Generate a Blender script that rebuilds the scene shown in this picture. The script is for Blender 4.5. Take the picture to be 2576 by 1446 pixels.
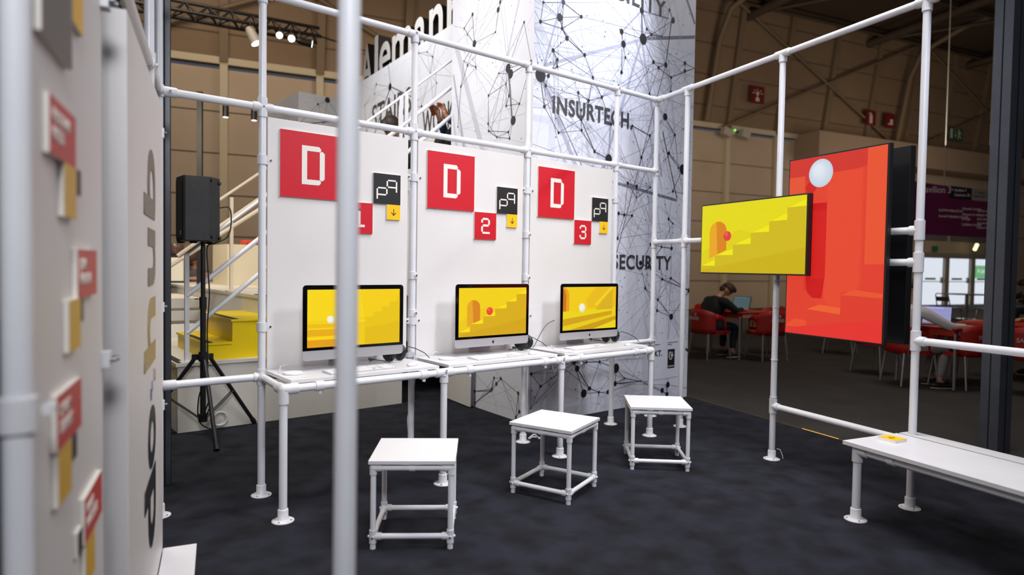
import bpy, math, random
from mathutils import Vector, Matrix, Euler
for o in list(bpy.data.objects): bpy.data.objects.remove(o)
S=bpy.context.scene
COL=S.collection
R=math.radians
# ---------------------------------------------------------------- camera
cd=bpy.data.cameras.new('camera'); cam=bpy.data.objects.new('camera',cd); COL.objects.link(cam)
r2=Vector((0.77815,-0.62790,0.01555)).normalized(); fw=Vector((0.62762,0.77786,-0.03177)).normalized()
r2=(r2-fw*r2.dot(fw)).normalized(); u2=r2.cross(fw).normalized()
m=Matrix((r2,u2,-fw)).transposed().to_4x4(); m.translation=Vector((0,0,1.3631))
cam.matrix_world=m
cd.sensor_width=36; cd.sensor_fit='HORIZONTAL'; cd.lens=36*1638.24/2576; cd.clip_end=200; cd.clip_start=.05
cd.dof.use_dof=True; cd.dof.focus_distance=4.3; cd.dof.aperture_fstop=1.4
S.camera=cam
# ---------------------------------------------------------------- world, colour management
W=bpy.data.worlds.new('world'); S.world=W; W.use_nodes=True
W.node_tree.nodes['Background'].inputs[0].default_value=(.55,.6,.75,1); W.node_tree.nodes['Background'].inputs[1].default_value=.10
S.view_settings.view_transform='Standard'; S.view_settings.look='None'; S.view_settings.gamma=1; S.view_settings.exposure=0
try: S.view_settings.use_curve_mapping=False
except Exception: pass
# ---------------------------------------------------------------- lights
def area(name,loc,target,size,power,col,sy=None,spread=180):
    d=bpy.data.lights.new(name,'AREA'); d.energy=power; d.color=col; d.size=size; d.spread=R(spread)
    if sy: d.shape='RECTANGLE'; d.size_y=sy
    o=bpy.data.objects.new(name,d); COL.objects.link(o); o.location=loc
    o.rotation_euler=(Vector(target)-Vector(loc)).to_track_quat('-Z','Y').to_euler(); return o
def spot(name,loc,target,ang,power,col,blend=.5,rad=.08):
    d=bpy.data.lights.new(name,'SPOT'); d.energy=power; d.color=col; d.spot_size=R(ang); d.spot_blend=blend; d.shadow_soft_size=rad
    o=bpy.data.objects.new(name,d); COL.objects.link(o); o.location=loc
    o.rotation_euler=(Vector(target)-Vector(loc)).to_track_quat('-Z','Y').to_euler(); return o
CW=(1,.97,.97); CB=(.86,.90,1); WW=(1,.86,.68)
area('booth_light',(3.0,2.0,5.2),(2.9,2.4,0),1.8,58,CW,spread=95)
area('booth_fill_front',(-.3,-1.2,3.6),(2.0,3.8,1.0),.9,48,(.93,.95,1),spread=110)  # added fill from behind the camera, brightens the near pole
area('booth_light_right',(3.6,-.6,4.6),(3.2,3.5,1),.7,26,CB,spread=80)
spot('panel_light',(6.4,1.6,4.4),(3.2,3.85,1.3),46,135,(1,.95,.9),.5,.05)
spot('tower_light',(4.62,3.1,4.9),(4.45,4.24,3.72),60,290,CB,1.0,.06)
area('tower_wash',(3.6,1.2,4.9),(4.7,4.24,1.6),.8,34,(.80,.86,1))
area('side_wash',(1.6,4.9,4.9),(3.7,5.1,3.0),.6,20,(1,.98,.97),spread=100)  # added wash from the left, brightens the tower's side face
spot('stair_wall_fill',(2.6,7.6,5.8),(4.5,7.7,4.0),95,330,(1,1,.96),.9,.06)  # added spot that lifts the stair wall and the big letter faces
area('stair_light',(.6,4.6,4.6),(1.8,6.8,.6),.8,115,(1,.93,.8))
area('bar_light',(1.6,8.6,3.4),(2.2,10,1),1.0,60,(1,.86,.66))
area('hall_light_left',(3,13,7.8),(5,18,3.5),3,150,WW)
area('hall_light_mid',(9,12.5,5.6),(10,17,3.0),3,115,WW)
area('hall_light_right',(15,8.5,4.6),(20,13,1.5),3,100,WW)
area('hall_light_far',(24,6,4.6),(28,11,2.0),4,150,WW)
area('cafe_light',(9.0,3.0,6.5),(9.4,4.2,0),2.5,120,(1,.88,.74))
area('roof_bounce',(15,4,4.5),(16,6,12),4,300,(1,.88,.74))  # added uplight standing in for indirect light on the roof
# ---------------------------------------------------------------- helpers
def lin(c): return tuple(((x/255)/12.92 if x/255<=.04045 else ((x/255+.055)/1.055)**2.4) for x in c)
MT={}
def mat(name,c,rough=.5,metal=0,em=0,noise=None,spec=None,alpha=None,trans=0):
    if name in MT: return MT[name]
    m=bpy.data.materials.new(name); m.use_nodes=True; nt=m.node_tree; b=nt.nodes['Principled BSDF']
    col=(*lin(c),1); b.inputs['Base Color'].default_value=col; b.inputs['Roughness'].default_value=rough; b.inputs['Metallic'].default_value=metal
    if spec is not None: b.inputs['Specular IOR Level'].default_value=spec
    if trans: b.inputs['Transmission Weight'].default_value=trans
    if em:
        b.inputs['Emission Color'].default_value=col; b.inputs['Emission Strength'].default_value=em
        b.inputs['Base Color'].default_value=(0.01,0.01,0.01,1); b.inputs['Specular IOR Level'].default_value=.15
    if noise:
        c2,scale,lo,hi,bump=noise
        tc=nt.nodes.new('ShaderNodeTexCoord'); n=nt.nodes.new('ShaderNodeTexNoise'); n.inputs['Scale'].default_value=scale; n.inputs['Detail'].default_value=6
        mp=nt.nodes.new('ShaderNodeMapRange'); mp.inputs[1].default_value=lo; mp.inputs[2].default_value=hi
        mx=nt.nodes.new('ShaderNodeMix'); mx.data_type='RGBA'; mx.inputs[6].default_value=col; mx.inputs[7].default_value=(*lin(c2),1)
        nt.links.new(tc.outputs['Object'],n.inputs['Vector']); nt.links.new(n.outputs['Fac'],mp.inputs[0]); nt.links.new(mp.outputs[0],mx.inputs[0]); nt.links.new(mx.outputs[2],b.inputs['Base Color'])
        if bump:
            n2=nt.nodes.new('ShaderNodeTexNoise'); n2.inputs['Scale'].default_value=bump[0]; n2.inputs['Detail'].default_value=3
            bp=nt.nodes.new('ShaderNodeBump'); bp.inputs['Strength'].default_value=bump[1]; bp.inputs['Distance'].default_value=.01
            nt.links.new(tc.outputs['Object'],n2.inputs['Vector']); nt.links.new(n2.outputs['Fac'],bp.inputs['Height']); nt.links.new(bp.outputs[0],b.inputs['Normal'])
    MT[name]=m; return m
PIPE=mat('white_pipe',(232,232,236),.28,noise=((222,222,228),3,.35,.7,None))
PANEL=mat('white_panel',(228,224,222),.45,noise=((222,217,214),1.5,.3,.7,None))
WOOD=mat('white_laminate',(224,223,225),.35,noise=((217,216,219),4,.3,.7,None))
FIT=mat('white_fitting',(226,225,228),.35,noise=((216,215,219),8,.3,.7,None))
SCREW=mat('screw_metal',(150,152,160),.3,.9)
RED=mat('sign_red',(204,16,38),.5); BLK=mat('sign_black',(30,29,33),.5); YEL=mat('sign_yellow',(250,196,16),.5); CREAM=mat('sign_cream',(238,232,222),.5)
BLACKP=mat('black_plastic',(22,22,24),.42); BLACKG=mat('black_glass',(6,6,7),.08); ALU=mat('aluminium',(188,186,190),.38,.35); CHROME=mat('chrome',(200,196,188),.18,1)
DGREY=mat('dark_profile',(84,86,92),.38,.25,noise=((76,78,84),5,.3,.7,None)); CABLE=mat('cable_black',(20,20,20),.5); CABW=mat('cable_white',(225,225,225),.4)
SKIN=mat('skin',(196,140,112),.5); HAIR=mat('hair_brown',(40,28,20),.6); 
YST=mat('yellow_step',(244,214,0),.45,noise=((236,204,0),3,.3,.7,None)); WST=mat('white_step',(226,222,214),.45,noise=((216,211,203),2,.3,.7,None)); CRM=mat('cream_board',(226,214,188),.5)
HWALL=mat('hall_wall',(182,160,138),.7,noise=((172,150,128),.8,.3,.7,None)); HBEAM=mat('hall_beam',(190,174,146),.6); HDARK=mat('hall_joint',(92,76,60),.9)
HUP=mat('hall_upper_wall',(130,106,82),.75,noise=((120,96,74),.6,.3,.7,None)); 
TRUSS=mat('truss_black',(26,24,24),.45,.3)
SILV=mat('silver_leg',(180,178,174),.35,.8); REDCH=mat('red_plastic',(168,28,14),.5); REDTB=mat('red_table',(186,44,20),.45)
def E1(name,c,s=1.0): return mat(name,c,em=s)
PRINT=mat('printed_fabric',(226,227,238),.5); G1=mat('print_black',(28,27,32),.5); G2=mat('print_grey',(120,120,136),.5); G3=mat('print_light',(178,178,194),.5); G4=mat('print_lettering',(62,62,66),.5); G5=mat('print_pale',(198,198,212),.5)
class MB:
    def __init__(s): s.v=[]; s.f=[]; s.mi=[]; s.sm=[]
    def add(s,vs,fs,mi=0,smooth=False):
        b=len(s.v); s.v+= [Vector(x) for x in vs]
        for f in fs: s.f.append([b+i for i in f]); s.mi.append(mi); s.sm.append(smooth)
    def box(s,c,h,a=0,mi=0,M=None):
        c=Vector(c); rot=Matrix.Rotation(a,3,'Z') if M is None else M
        vs=[c+rot@Vector((x*h[0],y*h[1],z*h[2])) for x in(-1,1) for y in(-1,1) for z in(-1,1)]
        s.add(vs,[(0,1,3,2),(4,6,7,5),(0,4,5,1),(2,3,7,6),(0,2,6,4),(1,5,7,3)],mi)
    def bb(s,a,b,mi=0): s.box([(a[i]+b[i])/2 for i in range(3)],[abs(b[i]-a[i])/2 for i in range(3)],0,mi)
    def cyl(s,p,q,r,r1=None,n=20,mi=0,caps=True):
        p=Vector(p);q=Vector(q); r1=r if r1 is None else r1; d=(q-p); 
        if d.length<1e-6: return
        d.normalize(); a=d.orthogonal().normalized(); b=d.cross(a)
        vs=[]; 
        for k in range(n):
            t=2*math.pi*k/n; o=a*math.cos(t)+b*math.sin(t); vs+=[p+o*r,q+o*r1]
        s.add(vs,[(2*k,(2*k+2)%(2*n),(2*k+3)%(2*n),2*k+1) for k in range(n)],mi,True)
        if caps:
            s.add([vs[2*k] for k in range(n)],[list(range(n))[::-1]],mi); s.add([vs[2*k+1] for k in range(n)],[list(range(n))],mi)
    def tube(s,pts,r,n=8,mi=0):
        pts=[Vector(p) for p in pts]; up=None; rings=[]
        for i,p in enumerate(pts):
            d=(pts[min(i+1,len(pts)-1)]-pts[max(i-1,0)]).normalized()
            if up is None: up=d.orthogonal().normalized()
            a=(up-d*up.dot(d)).normalized(); up=a; b=d.cross(a)
            rr=r[i] if isinstance(r,(list,tuple)) else r
            rings.append([p+(a*math.cos(2*math.pi*k/n)+b*math.sin(2*math.pi*k/n))*rr for k in range(n)])
        vs=[v for g in rings for v in g]
        fs=[(i*n+k,i*n+(k+1)%n,(i+1)*n+(k+1)%n,(i+1)*n+k) for i in range(len(pts)-1) for k in range(n)]
        s.add(vs,fs,mi,True); s.add(rings[0],[list(range(n))[::-1]],mi); s.add(rings[-1],[list(range(n))],mi)
    def sph(s,c,r,nu=16,nv=10,mi=0,M=None,z0=-1):
        c=Vector(c); rr=r if isinstance(r,(tuple,list)) else (r,r,r); M=M or Matrix.Identity(3); vs=[];fs=[]
        for j in range(nv+1):
            ph=-math.pi/2+math.pi*j/nv
            for i in range(nu):
                t=2*math.pi*i/nu; z=max(math.sin(ph),z0); vs.append(c+M@Vector((rr[0]*math.cos(ph)*math.cos(t),rr[1]*math.cos(ph)*math.sin(t),rr[2]*z)))
        for j in range(nv):
            for i in range(nu): fs.append((j*nu+i,j*nu+(i+1)%nu,(j+1)*nu+(i+1)%nu,(j+1)*nu+i))
        s.add(vs,fs,mi,True)
    def lathe(s,prof,c=(0,0,0),n=28,mi=0,M=None):
        c=Vector(c); M=M or Matrix.Identity(3); vs=[];fs=[]
        for r,z in prof:
            for k in range(n):
                t=2*math.pi*k/n; vs.append(c+M@Vector((r*math.cos(t),r*math.sin(t),z)))
        for j in range(len(prof)-1):
            for k in range(n): fs.append((j*n+k,j*n+(k+1)%n,(j+1)*n+(k+1)%n,(j+1)*n+k))
        s.add(vs,fs,mi,True)
    def prism(s,poly,lo,hi,fn,mi=0,mif=None):
        # poly 2d, fn(x,y,h)->point ; lo/hi heights
        n=len(poly); a=[fn(x,y,lo) for x,y in poly]; b=[fn(x,y,hi) for x,y in poly]
        s.add(a+b,[list(range(n))[::-1]]+[(k,(k+1)%n,n+(k+1)%n,n+k) for k in range(n)],mi)
        s.add(b,[list(range(n))],mi if mif is None else mif)
    def poly(s,pts,mi=0): s.add(pts,[list(range(len(pts)))],mi)
    def build(s,name,mats,parent=None,kind=None,bevel=0,solid=0,sub=0):
        off=Vector((0,0,0)); p=parent
        while p is not None:
            if not p.get('_loc0'): off+=p.location
            p=p.parent
        me=bpy.data.meshes.new(name); me.from_pydata([v-off for v in s.v],[],s.f)
        for m in (mats if isinstance(mats,(list,tuple)) else [mats]): me.materials.append(m)
        me.polygons.foreach_set('material_index',s.mi); me.polygons.foreach_set('use_smooth',s.sm); me.update()
        o=bpy.data.objects.new(name,me); COL.objects.link(o)
        if parent: o.parent=parent
        if kind: o['kind']=kind
        if bevel:
            b=o.modifiers.new('b','BEVEL'); b.width=bevel; b.segments=2; b.limit_method='ANGLE'; b.angle_limit=R(40)
        if solid: q=o.modifiers.new('s','SOLIDIFY'); q.thickness=solid; q.offset=0
        if sub: q=o.modifiers.new('u','SUBSURF'); q.levels=sub; q.render_levels=sub
        return o
def tag(o,label,cat,group=None,kind=None):
    if label: o['label']=label
    if cat: o['category']=cat
    if group: o['group']=group
    if kind: o['kind']=kind
    return o
def empty(name,loc,label,cat,group=None,rz=0):
    o=bpy.data.objects.new(name,None); COL.objects.link(o); o.location=loc; o.rotation_euler=(0,0,rz); o.empty_display_size=.1
    return tag(o,label,cat,group)
def base(o,loc):
    """move a single-mesh thing's origin to its base without moving the mesh"""
    loc=Vector(loc); o.data.transform(Matrix.Translation(-loc)); o.location=loc
    for c in o.children:
        c.data.transform(Matrix.Translation(-loc))
        for g in c.children: g.data.transform(Matrix.Translation(-loc))
    return o
def dup(o,loc,rz,label,group=None):
    r=o.copy(); COL.objects.link(r); r.location=loc; r.rotation_euler=(0,0,rz); r['label']=label
    if group: r['group']=group
    def rec(src,dst):
        for ch in list(src.children):
            c=ch.copy(); COL.objects.link(c); c.parent=dst; rec(ch,c)
    rec(o,r); return r
def text(name,body,size,M,mats,parent,ext=.0006,sx=1,align='LEFT',bold=0,spacing=1):
    c=bpy.data.curves.new(name,'FONT'); c.body=body; c.size=size; c.extrude=ext; c.align_x=align; c.offset=bold; c.space_character=spacing; c.resolution_u=4
    t=bpy.data.objects.new('tmp',c); COL.objects.link(t)
    bpy.context.view_layer.update()
    me=bpy.data.meshes.new_from_object(t.evaluated_get(bpy.context.evaluated_depsgraph_get())); bpy.data.objects.remove(t)
    me.transform(Matrix.Diagonal((sx,1,1,1))); me.transform(M)
    off=Vector((0,0,0)); p=parent
    while p is not None: off+=p.location; p=p.parent
    me.transform(Matrix.Translation(-off)); me.materials.clear(); me.materials.append(mats)
    o=bpy.data.objects.new(name,me); COL.objects.link(o)
    if parent: o.parent=parent
    return o
def frame(o,ax,ay,az):
    m=Matrix((Vector(ax),Vector(ay),Vector(az))).transposed().to_4x4(); m.translation=Vector(o); return m
EV=Vector((.9678,-.2518,0)); WV=Vector((-.2518,-.9678,0)); Z=Vector((0,0,1)); EA=math.atan2(-.2518,.9678)
Y0=3.8551; PX=[.7076,1.2435,2.2435,3.2435,4.2435,4.7834]; ZT=2.9057; ZM=2.258; ZD=.6996; PR=.0213
P0=Vector((PX[0],Y0,0)); P5=Vector((PX[5],Y0,0)); WP=Vector((20.457,13.157,0))
def LW(t,d=0,z=0): return P0+WV*t+EV*d+Z*z
def QR(q,d=0,z=0): return P5+WV*q-EV*d+Z*z
def HW(s,o=0,z=0): return WP+EV*s+WV*o+Z*z
XV=Vector((1,0,0)); YV=Vector((0,1,0))
# ---------------------------------------------------------------- setting
b=MB(); b.bb((-30,-20,-.12),(60,45,-.012)); b.build('floor',mat('hall_carpet',(52,48,46),.85,noise=((42,39,37),2.5,.35,.65,(180,.5))),kind='structure')
b=MB(); er=[(5.84+.2518*8,4.227+.9678*8),(5.84-.2518*7,4.227-.9678*7)]
b.prism([er[0],(-6,er[0][1]),(-6,er[1][1]),er[1]][::-1] if False else [(-6,er[1][1]),er[1],er[0],(-6,er[0][1])],-.012,0,lambda x,y,h:(x,y,h))
b.build('floor_booth_carpet',mat('booth_carpet',(44,46,57),.92,noise=((28,28,33),5.5,.38,.66,(220,1.0)),spec=.2),kind='structure')
b=MB(); p=Vector((5.846,4.2,0)); b.box(p+WV*1.6+Z*.002,(.009,2.4,.004),EA); b.build('trim_1',mat('edge_strip',(120,110,92),.4,.7),kind='structure')
b=MB()
for k in range(14): q=Vector((5.846,4.2,0))+WV*(1.50+k*.026); b.box(q+Z*.0075,(.005,.009,.0015),EA)
o=b.build('edge_glint',E1('amber_glint',(255,190,90),1.0)); tag(o,'short amber glint, made of glowing pieces, along the carpet edge right of the display screens','glint'); base(o,Vector((5.846,4.2,0))+WV*1.67)  # amber glint on the edge strip, put in as small glowing pieces
# hall wall: panels, joints, columns, beams
def hbox(b,s0,s1,o0,o1,z0,z1,mi=0):
    c=HW((s0+s1)/2,(o0+o1)/2,(z0+z1)/2); b.box(c,(abs(s1-s0)/2,abs(o1-o0)/2,abs(z1-z0)/2),EA,mi)
b=MB(); S0=-34; S1=34
hbox(b,S0,10.4,-.3,0,0,6.15,0); hbox(b,10.4,17.0,-.3,0,2.2,6.15,0); hbox(b,17,S1,-.3,0,0,6.15,0)
zj=[.98+1.03*k for k in range(5)]
for z in zj: hbox(b,S0,10.3 if z<2.5 else S1,0,.012,z-.012,z+.014,1)
b.build('wall_back',[HWALL,HDARK],kind='structure')
b=MB(); k=-32.46
while k<S1:
    if not(10.5<k<16): hbox(b,k-.09,k+.09,0,.12,0,6.3)
    k+=2.3
hbox(b,S0,S1,0,.12,6.25,6.42); b.build('trim_2',HBEAM,kind='structure')
# tilted upper wall
def UP(s,o,z): return HW(s,(z-6.3)*.16+o,z)
def ubox(b,s0,s1,o0,o1,z0,z1,mi=0):
    vs=[UP(s,o,z) for s in(s0,s1) for o in(o0,o1) for z in(z0,z1)]
    b.add(vs,[(0,1,3,2),(4,6,7,5),(0,4,5,1),(2,3,7,6),(0,2,6,4),(1,5,7,3)],mi)
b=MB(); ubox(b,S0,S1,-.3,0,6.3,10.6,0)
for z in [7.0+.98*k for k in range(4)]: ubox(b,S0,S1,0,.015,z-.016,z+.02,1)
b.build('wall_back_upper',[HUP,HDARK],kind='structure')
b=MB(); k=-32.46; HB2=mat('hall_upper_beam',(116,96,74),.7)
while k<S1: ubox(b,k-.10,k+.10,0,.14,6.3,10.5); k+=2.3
def brace(b,s0,z0,s1,z1,r=.055):
    b.cyl(UP(s0,.2,z0),UP(s1,.2,z1),r,n=6)
for s in (-19.2,-.6,9.1,18.7):
    brace(b,s,6.3,s+9.2,10.3); brace(b,s,10.3,s+9.2,6.3)
b.build('trim_3',HB2,kind='structure')
b=MB()
for s in (-1.35,8.2): b.tube([UP(s-.1,.35,6.4),UP(s,.35,9.0),UP(s+.1,.6,9.9),UP(s+.5,1.8,10.5),UP(s+1.4,5,11.1)],.10,n=8)
b.build('trim_4',HB2,kind='structure')
# roof
CEI=mat('roof_sheet',(84,64,50),.8,noise=((70,54,42),.5,.3,.7,None)); CEB=mat('roof_beam',(74,60,48),.7)
b=MB(); RT=lambda s,o: HW(s,o,10.5+o*.05)
b.add([RT(S0,-.3),RT(S1,-.3),RT(S1,40),RT(S0,40)],[(0,3,2,1)]); b.add([RT(S0,-.3)+Z*.2,RT(S1,-.3)+Z*.2,RT(S1,40)+Z*.2,RT(S0,40)+Z*.2],[(0,1,2,3)])
b.build('ceiling',CEI,kind='structure')
b=MB()
for o in (1.0,3.6,6.2,8.8,11.4,14): 
    c0=RT(S0,o)-Z*.18; c1=RT(S1,o)-Z*.18; b.cyl(c0,c1,.09,n=6); b.cyl(c0-Z*.25+WV*.25,c1-Z*.25+WV*.25,.05,n=6)
for s in range(-30,34,6): b.cyl(RT(s,.3)-Z*.5,RT(s+1.5,30)-Z*.5,.16,n=6); b.cyl(RT(s,.5)-Z*.4,RT(s+6,8)-Z*.4,.06,n=6)
b.build('trim_5',CEB,kind='structure')
b=MB(); hbox(b,3.0,S1,0,1.1,5.5,6.38); b.build('trim_6',mat('canopy',(150,126,104),.6),kind='structure')
b=MB()
for s0,s1 in ((8.3,12.05),(12.3,16.9)): hbox(b,s0,s1,0,.03,2.75,4.2)
b.build('window_1',mat('transom_grey',(98,92,92),.4),kind='structure')
for k_,s in enumerate((11.2,14.9)):
    b=MB(); hbox(b,s-.16,s+.16,.05,.09,2.30,2.52); o=b.build('exit_sign',mat('exit_green2',(30,104,60),.5)); tag(o,['tiny green exit sign above the glass doors, left one','tiny green exit sign above the glass doors, beside the profile post'][k_],'sign'); base(o,HW(s,.07,2.30))
# entrance doors with daylight behind
DAY=E1('daylight_glass',(226,232,242),.95); FRM=mat('door_frame',(150,138,122),.4,.3)
b=MB(); hbox(b,10.4,17.0,-.10,.05,2.02,2.25)
for s in (10.4,12.17,13.97,15.6,17.0): hbox(b,s-.07,s+.07,-.1,.05,0,2.1)
for s in (10.47,12.02,12.24,13.83): hbox(b,s-.02,s+.02,-.05,.02,0,2.05)
b.build('trim_7',FRM,kind='structure')
for i,(a,c) in enumerate([(10.5,12.0),(12.27,13.8),(14.06,15.5),(15.7,16.9)]):
    b=MB(); hbox(b,a,c,-.12,-.09,.02,2.02); o=b.build('door_%d'%(i+1),DAY,kind='structure')
    b=MB(); hbox(b,a,c,-.085,-.06,1.0,1.03); hbox(b,c-.16,c-.10,-.085,-.02,.95,1.2); b.build('door_handle',FRM,o)
    b=MB(); hbox(b,a+.35,c-.45,-.088,-.082,1.09,1.17); b.build('notice',mat('green_notice',(90,150,110),.5),o)
b=MB(); hbox(b,14.12,15.45,-.07,-.05,1.18,1.74); o=b.build('parking_sign',E1('green_sign',(112,178,128),.9)); tag(o,'green sign reading P-24 on the right glass door','sign'); base(o,HW(14.8,-.06,1.18))
text('lettering','P-24',.24,frame(HW(14.38,-.045,1.40),EV,Z,WV),E1('white_glow',(225,240,228),.9),o,bold=.004,spacing=1.15)
def hsign(name,s,z,w,h,mt,label,cat,shapes,off=.25):
    b=MB(); M0=UP if z>6.4 else HW
    o0=UP(s,off,z) if z>6.4 else HW(s,off,z)
    b.box(o0,(w/2,.02,h/2),EA,0)
    for poly in shapes:
        b.poly([o0+EV*((x-.5)*w)+Z*((y-.5)*h)+WV*.024 for x,y in poly],1)
    o=b.build(name,[mt,mat('sign_glyph',(196,180,160),.6)]); tag(o,label,cat); base(o,o0-Z*(h/2)); return o
rc=lambda x0,y0,x1,y1:[(x0,y0),(x1,y0),(x1,y1),(x0,y1)]
FR=mat('fire_red',(100,12,22),.5); GRN=mat('exit_green',(18,84,52),.5)
rays=[[(.5+.2*math.cos(a)-.02*math.sin(a),.58+.2*math.sin(a)*.7+.02*math.cos(a)),(.5+.2*math.cos(a)+.02*math.sin(a),.58+.2*math.sin(a)*.7-.02*math.cos(a)),(.5+.4*math.cos(a)+.02*math.sin(a),.58+.4*math.sin(a)*.7-.02*math.cos(a)),(.5+.4*math.cos(a)-.02*math.sin(a),.58+.4*math.sin(a)*.7+.02*math.cos(a))] for a in [R(x) for x in(0,45,90,135,180)]]
hsign('fire_alarm_sign',.68,7.5,.62,.58,FR,'red fire alarm sign with pointing hand high on the hall wall','sign',rays+[rc(.4,.48,.6,.66),rc(.46,.3,.54,.48),rc(.36,.1,.64,.32)])
hsign('extinguisher_sign',6.5,7.34,.56,.56,FR,'red fire extinguisher sign high on the hall wall','sign',[rc(.36,.1,.66,.7),rc(.46,.7,.56,.84),rc(.28,.74,.5,.8)])
hsign('hose_sign',7.6,7.34,.56,.56,FR,'red fire sign half hidden behind a wall column, rightmost of the red signs','sign',[rc(.5,.2,.8,.6),rc(.3,.2,.5,.3)])
hsign('emergency_exit_sign',11.75,7.22,.92,.52,GRN,'green emergency exit sign with running man and arrow high on the hall wall','sign',[rc(.08,.12,.26,.88),rc(.44,.3,.48,.78),[(.38,.42),(.46,.2),(.54,.42)],[(.66,.9),(.76,.9),(.76,.76),(.66,.76)],[(.62,.7),(.8,.74),(.76,.4),(.66,.42)],[(.6,.12),(.68,.42),(.75,.42),(.66,.1)],[(.7,.42),(.78,.42),(.9,.2),(.82,.16)],[(.78,.7),(.92,.56),(.9,.5),(.78,.6)]])
# emergency lamp pair
t=empty('emergency_lamp',HW(-.3,.3,6.1),'twin-headed grey emergency lamp on the hall wall ledge, above the man in black','lamp')
b=MB(); b.sph(HW(-.3,.35,6.15),(.10,.10,.14)); b.build('lamp_body',mat('lamp_cream',(190,180,150),.5),t)
for s in (-.72,.1): b=MB(); b.box(HW(s,.5,6.06),(.17,.10,.13),EA,M=Matrix.Rotation(EA,3,'Z')@Matrix.Rotation(.3,3,'Y')); b.build('lamp_head',mat('lamp_grey',(170,164,152),.5),t)
b=MB(); b.sph(HW(-.3,.47,6.17),.03); b.build('indicator',E1('green_led',(120,255,90),2),t)
# purple direction sign
t=empty('direction_sign',Vector((16.3,5.1,2.19)),'wide purple hanging direction sign with white lettering above the glass doors','sign')
A=Vector((15.2,5.55,2.2)); B=Vector((16.95,4.42,2.14)); dv=(B-A); dv.z=0; L=dv.length; dv.normalize(); nn=Vector((dv.y,-dv.x,0)); nn=-nn if nn.dot(Vector((-1,-1,0)))<0 else nn
PUR=mat('sign_purple',(104,16,66),.5)
b=MB(); b.add([A+nn*-.03,A+nn*.03,B+nn*.03,B+nn*-.03,A+nn*-.03+Z*1.12,A+nn*.03+Z*1.12,B+nn*.03+Z*.95,B+nn*-.03+Z*.95],[(0,1,2,3),(4,7,6,5),(0,4,5,1),(1,5,6,2),(2,6,7,3),(3,7,4,0)]); b.build('board',PUR,t)
def pt(x,z): 
    f=x; return A+dv*(L*f)+nn*.034+Z*(z*(1.12-.17*f))
b=MB(); b.poly([pt(.45,.99),pt(.45,.74),pt(.70,.74),pt(.70,.99)][::-1]); b.build('black_field',mat('sign_dark',(22,18,24),.5),t)
b=MB(); b.poly([pt(.70,.99),pt(.70,.74),pt(.94,.74),pt(.94,.99)][::-1]); b.build('grey_field',mat('sign_grey',(150,138,130),.6),t)
TX=mat('sign_text',(214,196,196),.6)
for s_,x,z,sz in [('Pavilion 3',.22,.80,.2),('\u2191 Pavilion 1',.55,.88,.08),('Centrum, En',.585,.79,.08),('Growth Lounge',.68,.52,.075),("Women in tech",.68,.40,.075),('Lounge',.68,.31,.075),('Collision Lounge',.68,.19,.075),('SaaS Monster',.42,.46,.07),('Growth Summit',.42,.34,.07),('PandaConf',.55,.46,.07),('Growth Summit',.55,.34,.07),('ALPHA A101-402',.85,.5,.06),('Amplify 403-500',.85,.41,.06),('BETA 501-660',.85,.32,.06),('GROWTH 671-950',.85,.23,.06),('Partner Startups',.85,.14,.06)]:
    pass
    text('lettering',s_,sz,frame(pt(x-.08,z),dv,Z,nn),TX,t,sx=.9,bold=.002)
text('lettering','\u2191 Road\nSummit 5',.075,frame(pt(.73,.88),dv,Z,nn),mat('dark_text',(50,44,44),.6),t,bold=.002)
b=MB()
for x in(.4,.9): b.cyl(pt(x,.9)-nn*.03,pt(x,.9)-nn*.03+Z*7,.012,n=6)
b.build('cable',mat('steel_wire',(150,145,138),.4,.8),t)
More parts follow.
